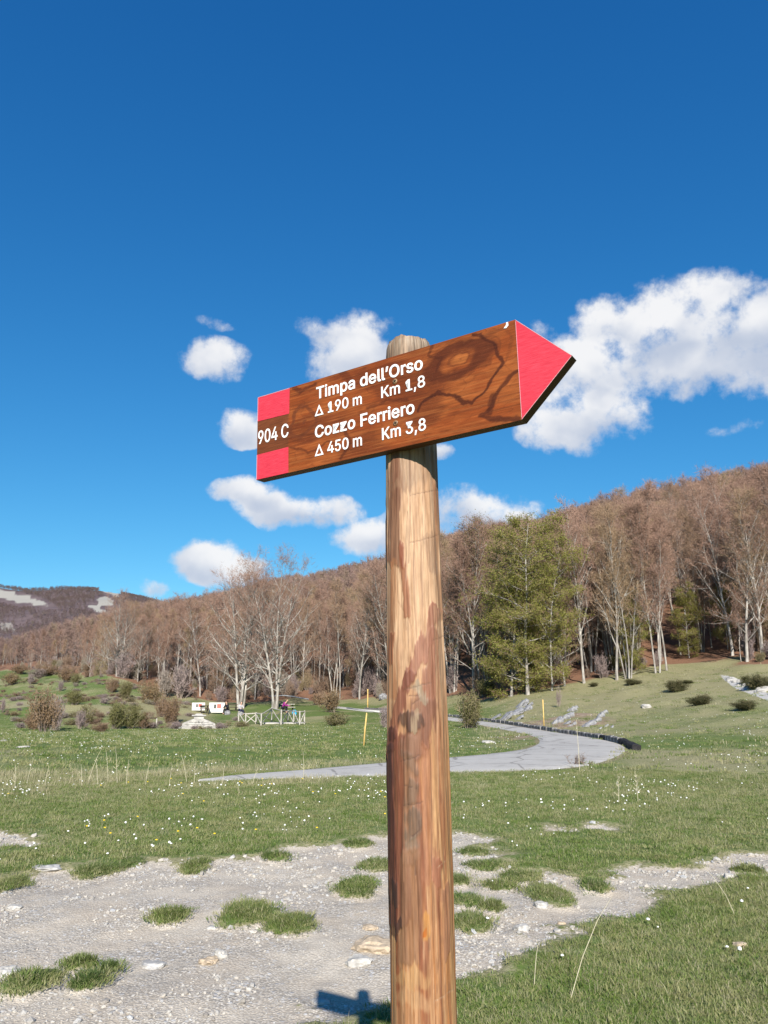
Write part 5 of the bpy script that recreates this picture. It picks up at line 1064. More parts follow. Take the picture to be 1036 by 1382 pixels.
x, y, r, u = polar(15000, 7.5, 17, -90, 1130); gv = gravel_field(x, y); add_g(x, y, (gv < -.5) & (road_dist(x, y) > 0) & (g.random(len(x)) < .12+.8*sstep(fbm(x*.9, y*.9, 93, 4), .42, .60)*sstep(r, 7.5, 11)), 10, 3, .25, .6)
X_ = np.concatenate(PX); Y_ = np.concatenate(PY); VV = np.concatenate(PV); SS = np.concatenate(PS); n = len(X_)
WD = []
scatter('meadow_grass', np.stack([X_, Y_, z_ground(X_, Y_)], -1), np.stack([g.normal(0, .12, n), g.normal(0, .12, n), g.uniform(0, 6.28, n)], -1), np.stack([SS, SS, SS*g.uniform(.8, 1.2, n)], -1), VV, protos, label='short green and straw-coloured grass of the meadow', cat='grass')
print('grass tufts', n)
# islands of grass in the gravel, each one a clump
def clump_mesh(seed, rx, ry):
    g = np.random.default_rng(seed); nb = int(np.clip(5200*rx*ry*4, 500, 2600)); 
    a = g.uniform(0, 6.28, nb); q = np.sqrt(g.random(nb)); wob = 1+.22*np.sin(a*3+seed)+.14*np.sin(a*7+seed*2)+.1*g.normal(0, 1, nb)
    px_ = q*np.cos(a)*rx*wob; py_ = q*np.sin(a)*ry*wob
    dome = np.sqrt(np.clip(1-q*q, .08, 1)); h = (.022+.026*dome)*g.uniform(.6, 1.2, nb); ln = h*g.uniform(.2, .9, nb); az = a+g.normal(0, .8, nb)
    d = np.stack([np.cos(az), np.sin(az), 0*az], -1); s = np.stack([-np.sin(az+g.normal(0, 1, nb)), np.cos(az), 0*az], -1)*(.0021*g.uniform(.7, 1.4, nb))[:, None]
    p = np.stack([px_, py_, -.012+0*px_], -1); up = np.array([0, 0, 1.])
    mid_ = p+d*(ln*.35)[:, None]+up*(h*.6)[:, None]; tip = p+d*ln[:, None]+up*h[:, None]
    V = np.stack([p-s, p+s, mid_+s*.8, mid_-s*.8, tip], 1).reshape(-1, 3); b = np.arange(nb)*5
    F = np.concatenate([np.stack([b, b+1, b+2], -1), np.stack([b, b+2, b+3], -1), np.stack([b+3, b+2, b+4], -1)])
    t_ = g.uniform(-.2, .3, nb); return mesh_np('grass_clump', V, F, gD, attrs={'tint': np.clip(np.stack([t_, t_, t_+.4, t_+.4, t_+.8], -1).ravel(), 0, 1)})
CL = ['large rounded dark green grass clump in the gravel, upper left one of the touching pair', 'flat green grass clump touching the large rounded clump on its right', 'small dark grass clump alone in the gravel left of the touching pair',
 'bushy grass clump in the near left corner of the gravel', 'bushy grass clump right beside the one in the near left corner', 'small yellowish grass clump just behind the two near left corner clumps', 'flat grass clump close to the far gravel edge beside the pole',
 'pale thin grass clump in the gravel left of the pole beside the sandy patch', 'small round grass clump standing out from the far gravel edge left of the middle', 'long flat grass clump at the far gravel edge on the left', 'low yellowish grass clump next to the long flat one at the far edge', 'dark grass clump cut by the left border of the gravel',
 'grass clump alone in the gravel right of the pole below the cracked mud', 'dark grass clump touching the right side of the pole low down', 'small grass clump right of the pole just above the dark one', 'thin strip of grass touching the pole on its right side', 'small grass clump at the far right of the cracked mud', 'thin flat grass clump behind the cracked mud', 'thin flat grass clump at the ragged far gravel edge on the right', 'tiny grass clump close behind the right side of the pole', 'flat grass clump where the gravel narrows at the right border', 'wide flat grass clump in the stony patch behind the pole', 'tiny grass clump beside the two near left corner clumps', 'flat grass clump at the far gravel edge above the lone clump', 'flat grass clump at the far gravel edge left of the pole', 'tiny grass clump in the white stony patch right of the pole']
for i, (cx, cy, rx, ry) in enumerate(ISL):
    o = ob('grass_clump', clump_mesh(500+i, rx*.86, ry*.88), None, (cx, cy, zf(cx, cy)))
    if i in (7, 10): o.scale = (1, 1, .5)
    tag(o, CL[i], 'grass clump', 'grass clumps on the gravel')

# ---- pebbles
stm = bpy.data.materials.new('limestone_pebbles'); stm.use_nodes = True; t = NT(stm.node_tree); t.bsdf = t.n['Principled BSDF']; t.bsdf.inputs['Roughness'].default_value = .9
oi = t.node('ShaderNodeObjectInfo').outputs['Random']; tcn = t.node('ShaderNodeTexCoord').outputs['Object']
rp = t.node('ShaderNodeValToRGB'); t.l.new(oi, rp.inputs[0]); e_ = rp.color_ramp.elements; e_[0].color = (.26, .237, .21, 1); e_[1].color = (.46, .43, .385, 1)
for p_, c_ in ((.3, (.36, .35, .33, 1)), (.5, (.42, .385, .335, 1)), (.7, (.37, .38, .39, 1)), (.85, (.44, .415, .37, 1))): q = e_.new(p_); q.color = c_
t.put(t.bsdf.inputs['Base Color'], t.mix(t.ramp(t.noise(tcn, 3.0, 4, .6), .3, .7), rp.outputs[0], t.mix(1.0, rp.outputs[0], (.72, .70, .66), 'MULTIPLY')))
def pebble(seed, sub=1, flat_=.6, rough=.22):
    import bmesh
    g = np.random.default_rng(seed); bm = bmesh.new(); bmesh.ops.create_icosphere(bm, subdivisions=sub, radius=1)
    ph = g.uniform(0, 6.28, 9); el_ = g.uniform(.65, 1, 2)
    for v in bm.verts:
        c = v.co; k = 1+rough*(math.sin(c.x*2.3+ph[0])*math.sin(c.y*2.9+ph[1])+math.sin(c.z*3.1+ph[2])*.6*math.sin(c.x*4+ph[3]))+g.normal(0, .05)
        v.co = Vector((c.x*k, c.y*k*el_[0], c.z*k*flat_*el_[1]))
    me = bpy.data.meshes.new('stone'); bm.to_mesh(me); bm.free(); me.materials.append(stm); return me
pb = [loose('pebble', pebble(i, 1, .6)) for i in range(5)]
x, y, r, u = polar(80000, 3.4, 15, -130, 1170); gv = gravel_field(x, y); stn = fbm(x*2.1, y*2.1, 15, 4)
k = (gv > -.25+.3*g.random(len(x))) & (g.random(len(x)) < .25+.75*sstep(stn, .40, .62)) & (g.random(len(x)) < np.clip(7/r, 0, 1)); x, y = x[k], y[k]; n = len(x); stn = stn[k]; r = r[k]
s = np.clip(np.exp(g.normal(math.log(.0058), .50, n)), .0028, .026)*(.75+.7*sstep(stn, .42, .62))*np.clip(r/6, 1, 1.4)
print('pebbles', n)
scatter('gravel', np.stack([x, y, z_ground(x, y)+s*.15], -1), np.stack([g.normal(0, .3, n), g.normal(0, .3, n), g.uniform(0, 6.28, n)], -1), np.stack([s, s, s], -1), g.integers(0, 5, n), pb, label='pale grey limestone gravel of the track', cat='gravel')
# ------------------------------------------------------------------ single stones
def rock_mesh(seed, size, mat, sub=4, rough=.25, strat=0.0):
    import bmesh
    bm = bmesh.new(); bmesh.ops.create_icosphere(bm, subdivisions=sub, radius=1); ph = random.Random(seed)
    o1 = ph.uniform(0, 50)
    vs = np.array([v.co[:] for v in bm.verts]); n = fbm(vs[:, 0]*1.6+o1, vs[:, 1]*1.6+vs[:, 2]*1.3, seed, 4)-.5; n2 = fbm(vs[:, 0]*5+o1, vs[:, 1]*5+vs[:, 2]*4, seed+3, 3)-.5
    lay = np.floor((vs[:, 2]+.3*vs[:, 0]+n)*5)/5-(vs[:, 2]+.3*vs[:, 0]+n)
    k = 1+rough*2.2*n+rough*.8*n2+strat*lay
    c = np.sign(vs)*np.abs(vs)**(.8 if strat < .8 else .55)
    for v, kk, q in zip(bm.verts, k, c): v.co = Vector((q[0]*kk*size[0], q[1]*kk*size[1], q[2]*kk*size[2]))
    me = bpy.data.meshes.new('rock'); bm.to_mesh(me); bm.free(); me.materials.append(mat); return me
lime = plain('pale_limestone', (0.34, 0.33, 0.31), .3, 14, .9, .15, .6, .02); limew = plain('white_limestone', (0.36, 0.345, 0.315), .25, 20, .9, .15, .5, .01)
sandst = plain('sandy_stone', (0.36, 0.29, 0.21), .25, 25, .9, .15, .6, .01); greyr = plain('grey_outcrop_rock', (0.20, 0.20, 0.205), .45, 4.5, .9, .15, .8, .06)
STN = [(483,1297,15,9,limew,'white rounded stone in the gravel just left of the pole'), (505,1276,26,13,sandst,'largest flat sandy stone in the gravel beside the pole'), (498,1252,10,5,sandst,'small sandy stone behind the largest flat sandy one'),
 (203,1303,15,6,lime,'flat pale slab lying alone near the middle of the gravel'), (297,1288,9,9,limew,'white stone standing near the front gravel middle below the large grass clump'), (281,1297,11,7,sandst,'flat sandy stone beside the small white standing stone'),
 (18,1225,9,5,limew,'small white stone near the left border of the gravel'), (286,1252,7,4,lime,'small grey stone left of the large rounded grass clump'), (732,1221,9,8,lime,'bluish grey stone right of the pole below the lone clump'), (705,1252,9,7,lime,'flat blue-grey stone by the near gravel edge right of the pole'), (758,1246,5,3,sandst,'tiny sandy stone on the cracked mud'),
 (8,1312,14,10,lime,'grey stone next to the near left corner clump'), (60,1172,16,3,lime,'long flat stone at the far gravel edge on the left'), (1000,1276,8,5,sandst,'pinkish stone lying in the near right grass'), (985,1182,6,5,limew,'small white stone where the grass meets the gravel at the right'),
 (432,1352,12,5,lime,'grey stone at the near gravel edge by the board shadow'), (873,953,7,4.5,limew,'white boulder alone on the grassy slope'), (660,1001,9,3.5,limew,'flat white stone in the green island inside the road bend'), (30,1008,8,2.2,limew,'flat white stone far left in the green meadow'), (4,1000,6,2.5,limew,'pale stone cut by the left picture border in the meadow')]
for i, (u, v, a, b, m_, lab) in enumerate(STN):
    p = hit(u, v+b*.5); d = p.length; k = (p-Vector((0, 0, EYE))).length/FPX; rx = a*k; rz = max(b*k*.75, rx*.22)
    o = ob('stone', rock_mesh(40+i, (rx, rx*.8, rz), m_, 3, .34, .5), None, (p.x, p.y+rx*.3, p.z+rz*.15), (0, 0, random.uniform(-.4, .4))); tag(o, lab, 'stone')
# rock outcrops on the slope above the road: bundles of tilted beds
def outcrop(u, v, beds, lab, sc=1.0):
    p = hit(u, v); e = empty('rock_outcrop', p); tag(e, lab, 'rock'); k = (p-Vector((0, 0, EYE))).length/FPX; rr = random.Random(int(u))
    for j, (du, dv, a, b) in enumerate(beds):
        q = hit(u+du, v+dv); o = ob('rock_bed', rock_mesh(int(u)+j, (a*k*1.3, a*k*.8, b*k*.8), greyr, 3, .30, .9), e, q-p+Vector((0, .1, 0)), (rr.uniform(-.2, .2), rr.uniform(-.75, -.4), rr.uniform(-.4, .3)))
outcrop(705, 962, [(-2,-8,13,6), (5,-3,9,4), (-14,4,14,4), (-26,10,12,3), (10,-10,5,3), (-38,8,9,2), (-6,9,7,2)], 'long pale grey rock outcrop left of the yellow marker stake')
outcrop(765, 968, [(8,-8,6,7), (3,0,7,6), (-4,3,7,5), (-11,7,7,4), (-17,9,5,3), (12,-12,4,4), (0,9,5,2)], 'jagged grey rock outcrop just right of the yellow marker stake')
outcrop(802, 972, [(14,-9,5,5), (8,-4,5,5), (2,2,6,4), (-6,6,7,4), (-12,9,6,3)], 'jagged grey rock outcrop farther from the marker stake above the road bend')
outcrop(818, 981, [(0,0,4,2), (8,1,3,1.5), (-8,3,3,1.5)], 'small flat grey rocks just above the road bend')
outcrop(775, 978, [(0,0,4,3), (-5,2,3,2)], 'small grey rock between the two jagged outcrops')
# scree patch
scree = empty('limestone_scree', hit(1010, 928)); tag(scree, 'strip of white limestone scree running down the slope at the far right', 'scree')
rs = random.Random(9)
protoR = [rock_mesh(700+i, (1, .8, .6), limew, 2, .3) for i in range(4)]
for i in range(90):
    s_ = rs.random(); u = 985+s_*75; v = 917+s_*23+rs.gauss(0, 2.2)*(.6+s_); q = hit(u, v)-scree.location; z_ = rs.uniform(.06, .22)
    o = ob('rock', protoR[i % 4], scree, q, (rs.uniform(-.3, .3), 0, rs.uniform(0, 6))); o.scale = (z_*1.6, z_*1.4, z_)

# ------------------------------------------------------------------ shrubs
def shrub(seed, nst, spread, tw, cols, leafc=None, leafn=0, leafsz=.05, width=.018, up=.5):
    T_ = Tree(seed); r = T_.r
    for i in range(nst):
        a = r.uniform(0, 6.28); tl = abs(r.gauss(0, spread)); d = Vector((math.cos(a)*tl, math.sin(a)*tl, 1)).normalized()
        p = Vector((r.gauss(0, .10), r.gauss(0, .10), -.05)); L = r.uniform(.45, 1.05)*(1-.12*tl)
        pts = T_.limb(p, d, L, .014, 5, .04, .16, 3)
        for m in range(2, 6):
            T_.twigs(pts[min(m, 5)], d, 3, .12, .30, .12, .6)
            q = T_.limb(pts[min(m, 5)-1], (d+Vector((r.gauss(0, .7), r.gauss(0, .7), r.gauss(0, .4)))).normalized(), .3*L, .006, 2, .03, .2, 3)
            T_.twigs(q[1], d, 3, .10, .26, .1, .7); T_.twigs(q[2], d, 4, .10, .24, .1, .7)
    st = T_.mb.mesh('stems', cols); twm, lv = T_.twig_mesh('twigs', tw, width, 2, leafn, leafsz, leafc, .7); return st, twm, lv
stemc = plain('shrub_stems', (0.22, 0.18, 0.15), .3, 5)
tw_red = twig_mat('reddish_shrub_twigs', (0.17, 0.115, 0.08), (0.26, 0.185, 0.135)); tw_mauve = twig_mat('mauve_grey_shrub_twigs', (0.19, 0.145, 0.14), (0.29, 0.235, 0.22)); tw_olive = twig_mat('olive_shrub_twigs', (0.13, 0.115, 0.055), (0.21, 0.18, 0.10))
lf_ol = leaf_mat('olive_shrub_leaves', (0.075, 0.080, 0.024), (0.15, 0.145, 0.05)); lf_dk = leaf_mat('juniper_needles', (0.042, 0.050, 0.020), (0.105, 0.10, 0.045)); lf_br = leaf_mat('brown_shrub_leaves', (0.17, 0.10, 0.05), (0.25, 0.17, 0.09))
SH = {'red': [shrub(11, 26, .55, tw_red, stemc, lf_br, 1, .05), shrub(12, 30, .7, tw_red, stemc, lf_br, 1, .05)], 'mauve': [shrub(13, 30, .6, tw_mauve, stemc), shrub(14, 30, .5, tw_mauve, stemc)],
      'olive': [shrub(15, 28, .6, tw_olive, stemc, lf_ol, 1, .05), shrub(16, 28, .85, tw_olive, stemc, lf_ol, 1, .05)], 'dark': [shrub(17, 36, .8, tw_olive, stemc, lf_dk, 3, .05), shrub(18, 36, 1.0, tw_olive, stemc, lf_dk, 3, .05)],
      'bare': [shrub(19, 12, .7, tw_red, stemc, width=.010), shrub(20, 8, .35, tw_mauve, stemc, width=.012)]}
def put_shrub(u, v, w_, h_, kind, k, lab, name='shrub', cat='shrub', group=None):
    p = hit(u, v); d = (p-Vector((0, 0, EYE))).length; kx = d/FPX; W_, H_ = w_*kx, h_*kx
    st, tw, lv = SH[kind][k]; e = empty(name, (p.x, p.y+W_*.3, zf(p.x, p.y+W_*.3)), random.uniform(0, 6.28)); e.scale = (W_/1.55, W_/1.55, H_/1.12)
    if lv is not None and kind in ('dark', 'olive'): e.scale.z *= .98
    tag(e, lab, cat, group); ob('stems', st, e); ob('twigs', tw, e)
    if lv is not None: ob('leaves', lv, e)
    return e
SHR = [(52,988,46,58,'red',0,'large reddish-grey shrub at the near end of the rough ground on the left'), (68,986,34,42,'mauve',0,'greyish shrub leaning against the large reddish one on the left'), (40,985,28,26,'red',1,'low rusty shrub at the left foot of the large reddish one'),
 (96,953,30,20,'olive',0,'low olive bush on the green bank behind the large reddish shrub'), (110,978,26,26,'olive',1,'olive-grey bush between the large reddish shrub and the wide olive one'), (104,984,22,24,'mauve',1,'small grey thorn bush right of the greyish shrub'),
 (150,984,38,36,'olive',0,'wide olive shrub in the middle of the rough ground left of the trough'), (174,984,34,34,'olive',1,'brownish-olive shrub beside the small wooden rail'), (132,988,30,14,'red',1,'low dry brush in front of the wide olive shrub'), (190,984,20,22,'red',0,'small reddish bush behind the small wooden rail'),
 (199,950,40,32,'red',0,'rounded rusty-brown shrub on the bank above the small wooden rail'), (167,943,22,24,'olive',0,'small olive shrub on the bank beside the bare soil'), (149,936,20,22,'red',1,'small brown shrub at the crest of the bank'),
 (162,917,40,34,'mauve',0,'dark grey rounded thicket at the foot of the tall spreading beech'), (180,918,24,26,'mauve',1,'grey thicket just right of the dark rounded one'), (238,944,44,46,'mauve',1,'big mauve thicket left of the notice boards'), (218,940,30,34,'mauve',0,'mauve thicket on the left side of the big one'),
 (228,978,30,40,'red',1,'reddish-brown shrub with dark stem just left of the stone trough'), (216,968,24,30,'red',0,'rusty shrub behind the one beside the stone trough'),
 (84,920,30,18,'red',0,'low brown bush on the far green bank'), (60,912,34,14,'red',1,'low dark brown bush near the wood on the far left bank'), (100,922,14,14,'olive',1,'tiny dark bush right of the low brown one on the far bank'), (8,928,30,16,'red',0,'brown bush at the left border of the green bank'), (80,933,12,14,'mauve',1,'tiny grey bush alone on the green bank'), (39,924,12,12,'mauve',0,'small grey bush right of the one at the left border'),
 (46,916,30,12,'mauve',0,'grey low brush near the wood on the left bank'), (118,912,28,14,'red',1,'rusty bush at the edge of the wood left of the tall spreading beech'), (20,910,26,12,'red',0,'low brush at the edge of the wood far left'), (2,962,8,18,'mauve',1,'grey bush cut by the left picture border'),
 (640,983,56,52,'olive',0,'rounded olive-brown bush with bare stem inside the road bend'), (447,962,40,34,'red',0,'brown rounded bush left of the far end of the road'), (430,952,26,20,'red',1,'low brown brush beside the big picnic-side beeches'), (452,980,42,20,'olive',1,'low spreading olive bush right of the zigzag fence'),
 (520,982,26,28,'mauve',0,'grey bush peeping out on the left side of the pole'), (590,952,30,24,'red',0,'rusty brush at the foot of the wood right of the pole'),
 (783,1034,40,18,'bare',0,'sparse dead bush in front of the road bend'), (755,955,18,36,'bare',1,'thin bare mauve sapling between the outcrops and the wood'), (1012,959,34,13,'dark',0,'dark juniper bush lowest on the slope at the right'), (950,951,32,13,'dark',1,'dark rounded juniper bush in the middle of the slope'),
 (916,934,32,16,'dark',0,'dark juniper bush above the rounded one on the slope'), (856,925,24,8,'dark',1,'flat brownish juniper at the top of the slope'), (803,927,14,6,'dark',0,'smallest juniper at the top of the slope on the left'), (930,923,18,5,'dark',1,'flat low juniper above the others near the wood'), (1030,930,34,18,'dark',1,'dark juniper clump beside the white scree'), (1012,924,22,12,'dark',0,'small dark juniper on the upper side of the white scree'),
 (830,905,30,22,'olive',1,'olive undergrowth at the foot of the white-stemmed beeches'), (660,940,40,24,'olive',0,'olive brush at the foot of the leafy green beeches'), (860,903,30,20,'olive',0,'brownish undergrowth below the small young beech'),
 (25,1012,1,1,'bare',0,None)]
for a in SHR:
    if a[6]: put_shrub(*a[:6], a[6], 'juniper_bush' if a[4] == 'dark' else 'shrub')

# undergrowth at the foot of the wood and inside it
ug = [loose('undergrowth_shrub', joined(*[m for m in SH[k][i][:2]])) for k, i in (('red', 0), ('red', 1), ('mauve', 0), ('mauve', 1), ('olive', 0))]
x, y, r, u, g = forest_points(9000, -120, 1180, 60, 260, lambda u: -1.5); dd_ = r-np.interp(u, FOREST_U, FOREST_R)
k = (g.random(len(x)) < np.exp(-dd_/22)*.9+.06) & ~((u > 895) & (u < 1005) & (dd_ < 26) & (g.random(len(x)) < .93)); x, y, u = x[k], y[k], u[k]; n = len(x); s = g.uniform(.8, 2.4, n)*np.where(u > 560, .75, 1.0)
scatter('undergrowth', np.stack([x, y, z_ground(x, y)-.05], -1), np.stack([0*x, 0*x, g.uniform(0, 6.28, n)], -1), np.stack([s*.8, s*.8, s*g.uniform(.8, 1.6, n)], -1), g.choice(5, n, p=[.28, .24, .2, .18, .10]), ug, label='bare brown undergrowth at the foot of the wood', cat='undergrowth')
scr = [loose('scrub', joined(*[m for m in SH[k][i][:2]])) for k, i in (('red', 1), ('mauve', 1), ('olive', 1), ('bare', 0))]
gg = np.random.default_rng(44); u = gg.uniform(-60, 330, 5200); r = np.sqrt(gg.uniform(62**2, 150**2, 5200)); a = np.arctan((u-518)/1069); x = r*np.sin(a); y = r*np.cos(a)
k = (r < np.interp(u, FOREST_U, FOREST_R)-1) & (gg.random(5200) < .02+.42*sstep(fbm(x/6, y/6, 63, 4), .50, .66)); x, y = x[k], y[k]; n = len(x); s = gg.uniform(.25, .8, n)
scatter('dry_scrub', np.stack([x, y, z_ground(x, y)-.03], -1), np.stack([0*x, 0*x, gg.uniform(0, 6.28, n)], -1), np.stack([s*1.2, s*1.2, s*.7], -1), gg.integers(0, 4, n), scr, label='low dry scrub on the rough bank at the left', cat='scrub'); print('scrub', n)
print('undergrowth', n)

# ------------------------------------------------------------------ marker stakes
ym = plain('yellow_stake_paint', (0.55, 0.38, 0.13), .25, 4, .6)
def stake(u, v, vt, lab, lean=0.0, th=.045):
    p = hit(u, v); k = (p-Vector((0, 0, EYE))).length; H = EYE+math.hypot(p.x, p.y)*elev(u, vt)-p.z
    m = MB(); m.tube([(0, 0, -.2), (lean*H*.5, 0, H*.5), (lean*H, 0, H-.03), (lean*H, 0, H)], [th, th*.95, th*.9, th*.55], 8)
    o = m.build('marker_stake', ym, None, True, (p.x, p.y, p.z)); tag(o, lab, 'stake', 'yellow stakes marking the road'); return o
stake(734, 981, 944, 'yellow wooden marker stake between the rock outcrops beside the road', 0, .032)
stake(490, 1007, 962, 'leaning yellowish marker stake on the meadow just left of the pole', .10, .026)
stake(496, 957, 930, 'farther pale yellow marker stake beside the road left of the pole', 0, .07)

# ------------------------------------------------------------------ stone trough
ston = plain('white_dressed_stone', (0.36, 0.345, 0.32), .25, 3.0, .9, .15, .5, .03)
p = hit(265, 984); k = math.hypot(p.x, p.y)/1069
e = empty('stone_trough', (p.x, p.y+.6, p.z), math.atan2(-p.x, p.y)); tag(e, 'white stone drinking trough with stepped sides and a capped pillar on the meadow', 'trough')
W_ = 44*k; e.scale = (1, 1, .76)
m = MB(); m.box((0, 0, .10), (W_*1.02, 1.5, .3), bev=.03); m.build('plinth', ston, e)
m = MB(); hw = W_/2
prof = [(-hw*.96, .2), (-hw*.94, .56), (-hw*.30, 1.02), (hw*.30, 1.02), (hw*.97, .50), (hw*.98, .2)]
n_ = len(prof); m.add([(x, -.55, z) for x, z in prof]+[(x, .55, z) for x, z in prof], [tuple(range(n_)), tuple(range(n_, 2*n_))[::-1]]+[(i+n_, (i+1) % n_+n_, (i+1) % n_, i) for i in range(n_)]); m.build('sloping_body', ston, e)
m = MB(); m.box((0, 0, 1.13), (W_*.28, .8, .30), bev=.03); m.build('pillar', ston, e)
m = MB(); m.box((0, 0, 1.33), (W_*.42, 1.0, .13), bev=.04); m.build('cap_slab', ston, e)
m = MB(); m.box((0, 0, 1.46), (W_*.26, .6, .14), taper=.6); m.build('cap_top', ston, e)
m = MB(); m.box((-W_*.62, .05, .06), (W_*.5, 1.0, .16), bev=.03); m.build('side_basin', ston, e)
for row, zz in ((0, .33), (1, .55), (2, .77)):
    wd = [W_*.93, W_*.84, W_*.58][row]; nb = [6, 5, 4][row]
    for j in range(nb):
        m = MB(); m.box((-wd/2+wd*(j+.5)/nb, -.57, zz), (wd/nb-.05, .06, .19), bev=.012); m.build('facing_stone', ston, e)
m = MB(); m.tube([(0, -.58, .75), (0, -.72, .74), (0, -.76, .68)], .03, 8); m.build('spout', plain('dark_iron', (.05, .05, .05), .2), e, True)

# ------------------------------------------------------------------ notice boards, picnic table and bench
board_w = plain('white_panel', (0.55, 0.54, 0.51), .1, 3, .6); board_r = plain('red_print', (0.55, 0.13, 0.10), .35, 14, .6); board_k = plain('dark_print', (0.05, 0.045, 0.04), .3, 9, .6); woodd = plain('dark_picnic_wood', (0.06, 0.042, 0.032), .4, 9, .8); woodp = plain('bleached_fence_wood', (0.40, 0.375, 0.33), .25, 12, .85)
def notice(u0, u1, v0, v1, lab, flip):
    c = (u0+u1)/2; p = hit(c, v1+1.5); k = math.hypot(p.x, p.y)/1069; W_ = (u1-u0)*k; H_ = (v1-v0)*k; b = 1.5*k
    e = empty('notice_board', p, math.atan2(-p.x, p.y)); tag(e, lab, 'notice board', 'white notice boards in the picnic meadow')
    m = MB(); m.box((0, 0, b+H_/2), (W_, .08, H_), bev=.012); m.build('panel', board_w, e)
    for s_ in (-1, 1): m = MB(); m.box((s_*W_*.42, .09, (b+H_)/2-.1), (.10, .09, b+H_+.2)); m.build('post', woodd, e)
    m = MB(); m.box((-W_*.12, -.052, b+H_*.62), (W_*.13, .02, H_*.38)); m.build('dark_figure', board_k, e)
    m = MB()
    for (a, b_, c_, d_) in ((.14, .66, .26, .40),): m.box((W_*a*(1 if flip else .9), -.053-.001*a, b+H_*b_), (W_*c_, .022, H_*d_))
    m.build('red_figure', board_r, e); return e
notice(259, 275.5, 949, 959, 'smaller white notice board with red and black print beside the mauve thicket', 0); notice(282, 302, 949, 962, 'larger white notice board with red print, nearer the people', 1)
def picnic(u, v, w_px, lab, top=woodd):
    p = hit(u, v); k = math.hypot(p.x, p.y)/1069; L = w_px*k; e = empty('picnic_table', p, math.atan2(-p.x, p.y)+.1); tag(e, lab, 'picnic table', 'picnic tables beneath the big beeches')
    for j in range(3): m = MB(); m.box((0, (j-1)*.25, .75), (L, .22, .05)); m.build('tabletop_plank', top, e)
    for s_ in (-1, 1):
        m = MB(); m.box((0, s_*.72, .45), (L, .28, .05)); m.build('seat', top, e)
        m = MB(); m.tube([(s_*L*.36, -.75, .0), (s_*L*.36, .25, .72)], .04, 6); m.tube([(s_*L*.36, .75, .0), (s_*L*.36, -.25, .72)], .04, 6); m.box((s_*L*.36, 0, .38), (.06, 1.5, .08)); m.build('trestle', woodd, e)
    return e
picnic(275, 962, 12, 'dark picnic table in front of the gap between the notice boards'); picnic(312, 960, 16, 'dark picnic table behind the two people in dark clothes')
pt_ = picnic(388, 960, 18, 'picnic table with a pale top behind the zigzag fence', woodp)

# zigzag wooden fence with crossed braces
fp_ = [(321.5, 976), (331, 978), (345, 977), (352, 979), (366, 974), (379, 978), (388, 975), (396, 977), (404, 978.5), (410.5, 977.5)]
P3 = [hit(u, v) for u, v in fp_]
for q in P3: q.z = zf(q.x, q.y)
fe = empty('crossed_rail_fence', P3[0]); tag(fe, 'bleached wooden fence with crossed rails in front of the picnic tables', 'fence'); FH = 1.0
def rel(p, z): return (p.x-P3[0].x, p.y-P3[0].y, p.z-P3[0].z+z)
heights = [1.0, .95, .95, .95, 1.25, 1.2, 1.05, 1.1, 1.1, 1.1]
for q, h in zip(P3, heights): m = MB(); m.tube([rel(q, -.2), rel(q, h)], .055, 6); m.build('fence_post', woodp, fe)
for (a, ha), (b, hb) in zip(list(zip(P3, heights))[:-1], list(zip(P3, heights))[1:]):
    m = MB(); m.tube([rel(a, ha-.08), rel(b, hb-.08)], .045, 6); m.build('top_rail', woodp, fe)
    for (za, zb) in ((.1, hb-.15), (ha-.15, .1)): m = MB(); m.tube([rel(a, za), rel(b, zb)], .038, 6); m.build('cross_brace', woodp, fe)
sl = hit(382, 977); m = MB(); m.box((0, 0, .02), (55*math.hypot(sl.x, sl.y)/1069, 1.6, .14), bev=.03); o = m.build('stone_slab', ston, None, False, sl+Vector((0, 1.0, 0))); tag(o, 'pale flat stone slab lying inside the zigzag fence', 'slab')
# small wooden rail in the rough ground
p = hit(205, 979); k = math.hypot(p.x, p.y)/1069; e = empty('wooden_rail', p); tag(e, 'small dark wooden rail on posts standing in the rough dry ground left of the trough', 'rail')
m = MB(); m.tube([(-8*k, 0, 9*k), (6*k, 0, 9*k)], .05, 6); m.build('rail', woodd, e)
for x_ in (-7.5*k, 5.5*k): m = MB(); m.tube([(x_, 0, -.1), (x_, 0, 9*k)], .05, 6); m.build('rail_post', woodp if x_ > 0 else woodd, e)
# guard wall of the far road stretch, passing behind the big beeches
gw = [(362,942.5),(372,942),(384,941.5),(396,943),(406,945),(416,947)]; G3 = [hit(u, v+2) for u, v in gw]; m = MB(); m.tube([(q.x-G3[0].x, q.y-G3[0].y, q.z-G3[0].z+.5) for q in G3], .09, 6)
o = m.build('guard_rail', plain('pale_guard_rail', (.26, .27, .28), .15, 2, .6), None, True, G3[0]); tag(o, 'pale low guard rail of the far road seen between the big beeches', 'guard rail')
gr = [(468,957),(492,960),(512,962)]; G3 = [hit(u, v) for u, v in gr]; m = MB(); m.tube([(q.x-G3[0].x, q.y-G3[0].y, q.z-G3[0].z+.08) for q in G3], .10, 6)
o = m.build('road_edge_stones', plain('pale_kerb', (.5, .49, .46), .15, 2, .8), None, True, G3[0]); tag(o, 'pale kerb strip beside the far road just left of the pole', 'kerb')
p = hit(517, 944); o = ob('boulder', rock_mesh(88, (.55, .45, .45), greyr, 3, .25), None, (p.x, p.y, p.z+.25)); tag(o, 'bluish grey boulder on the bank beside the far road left of the pole', 'boulder')

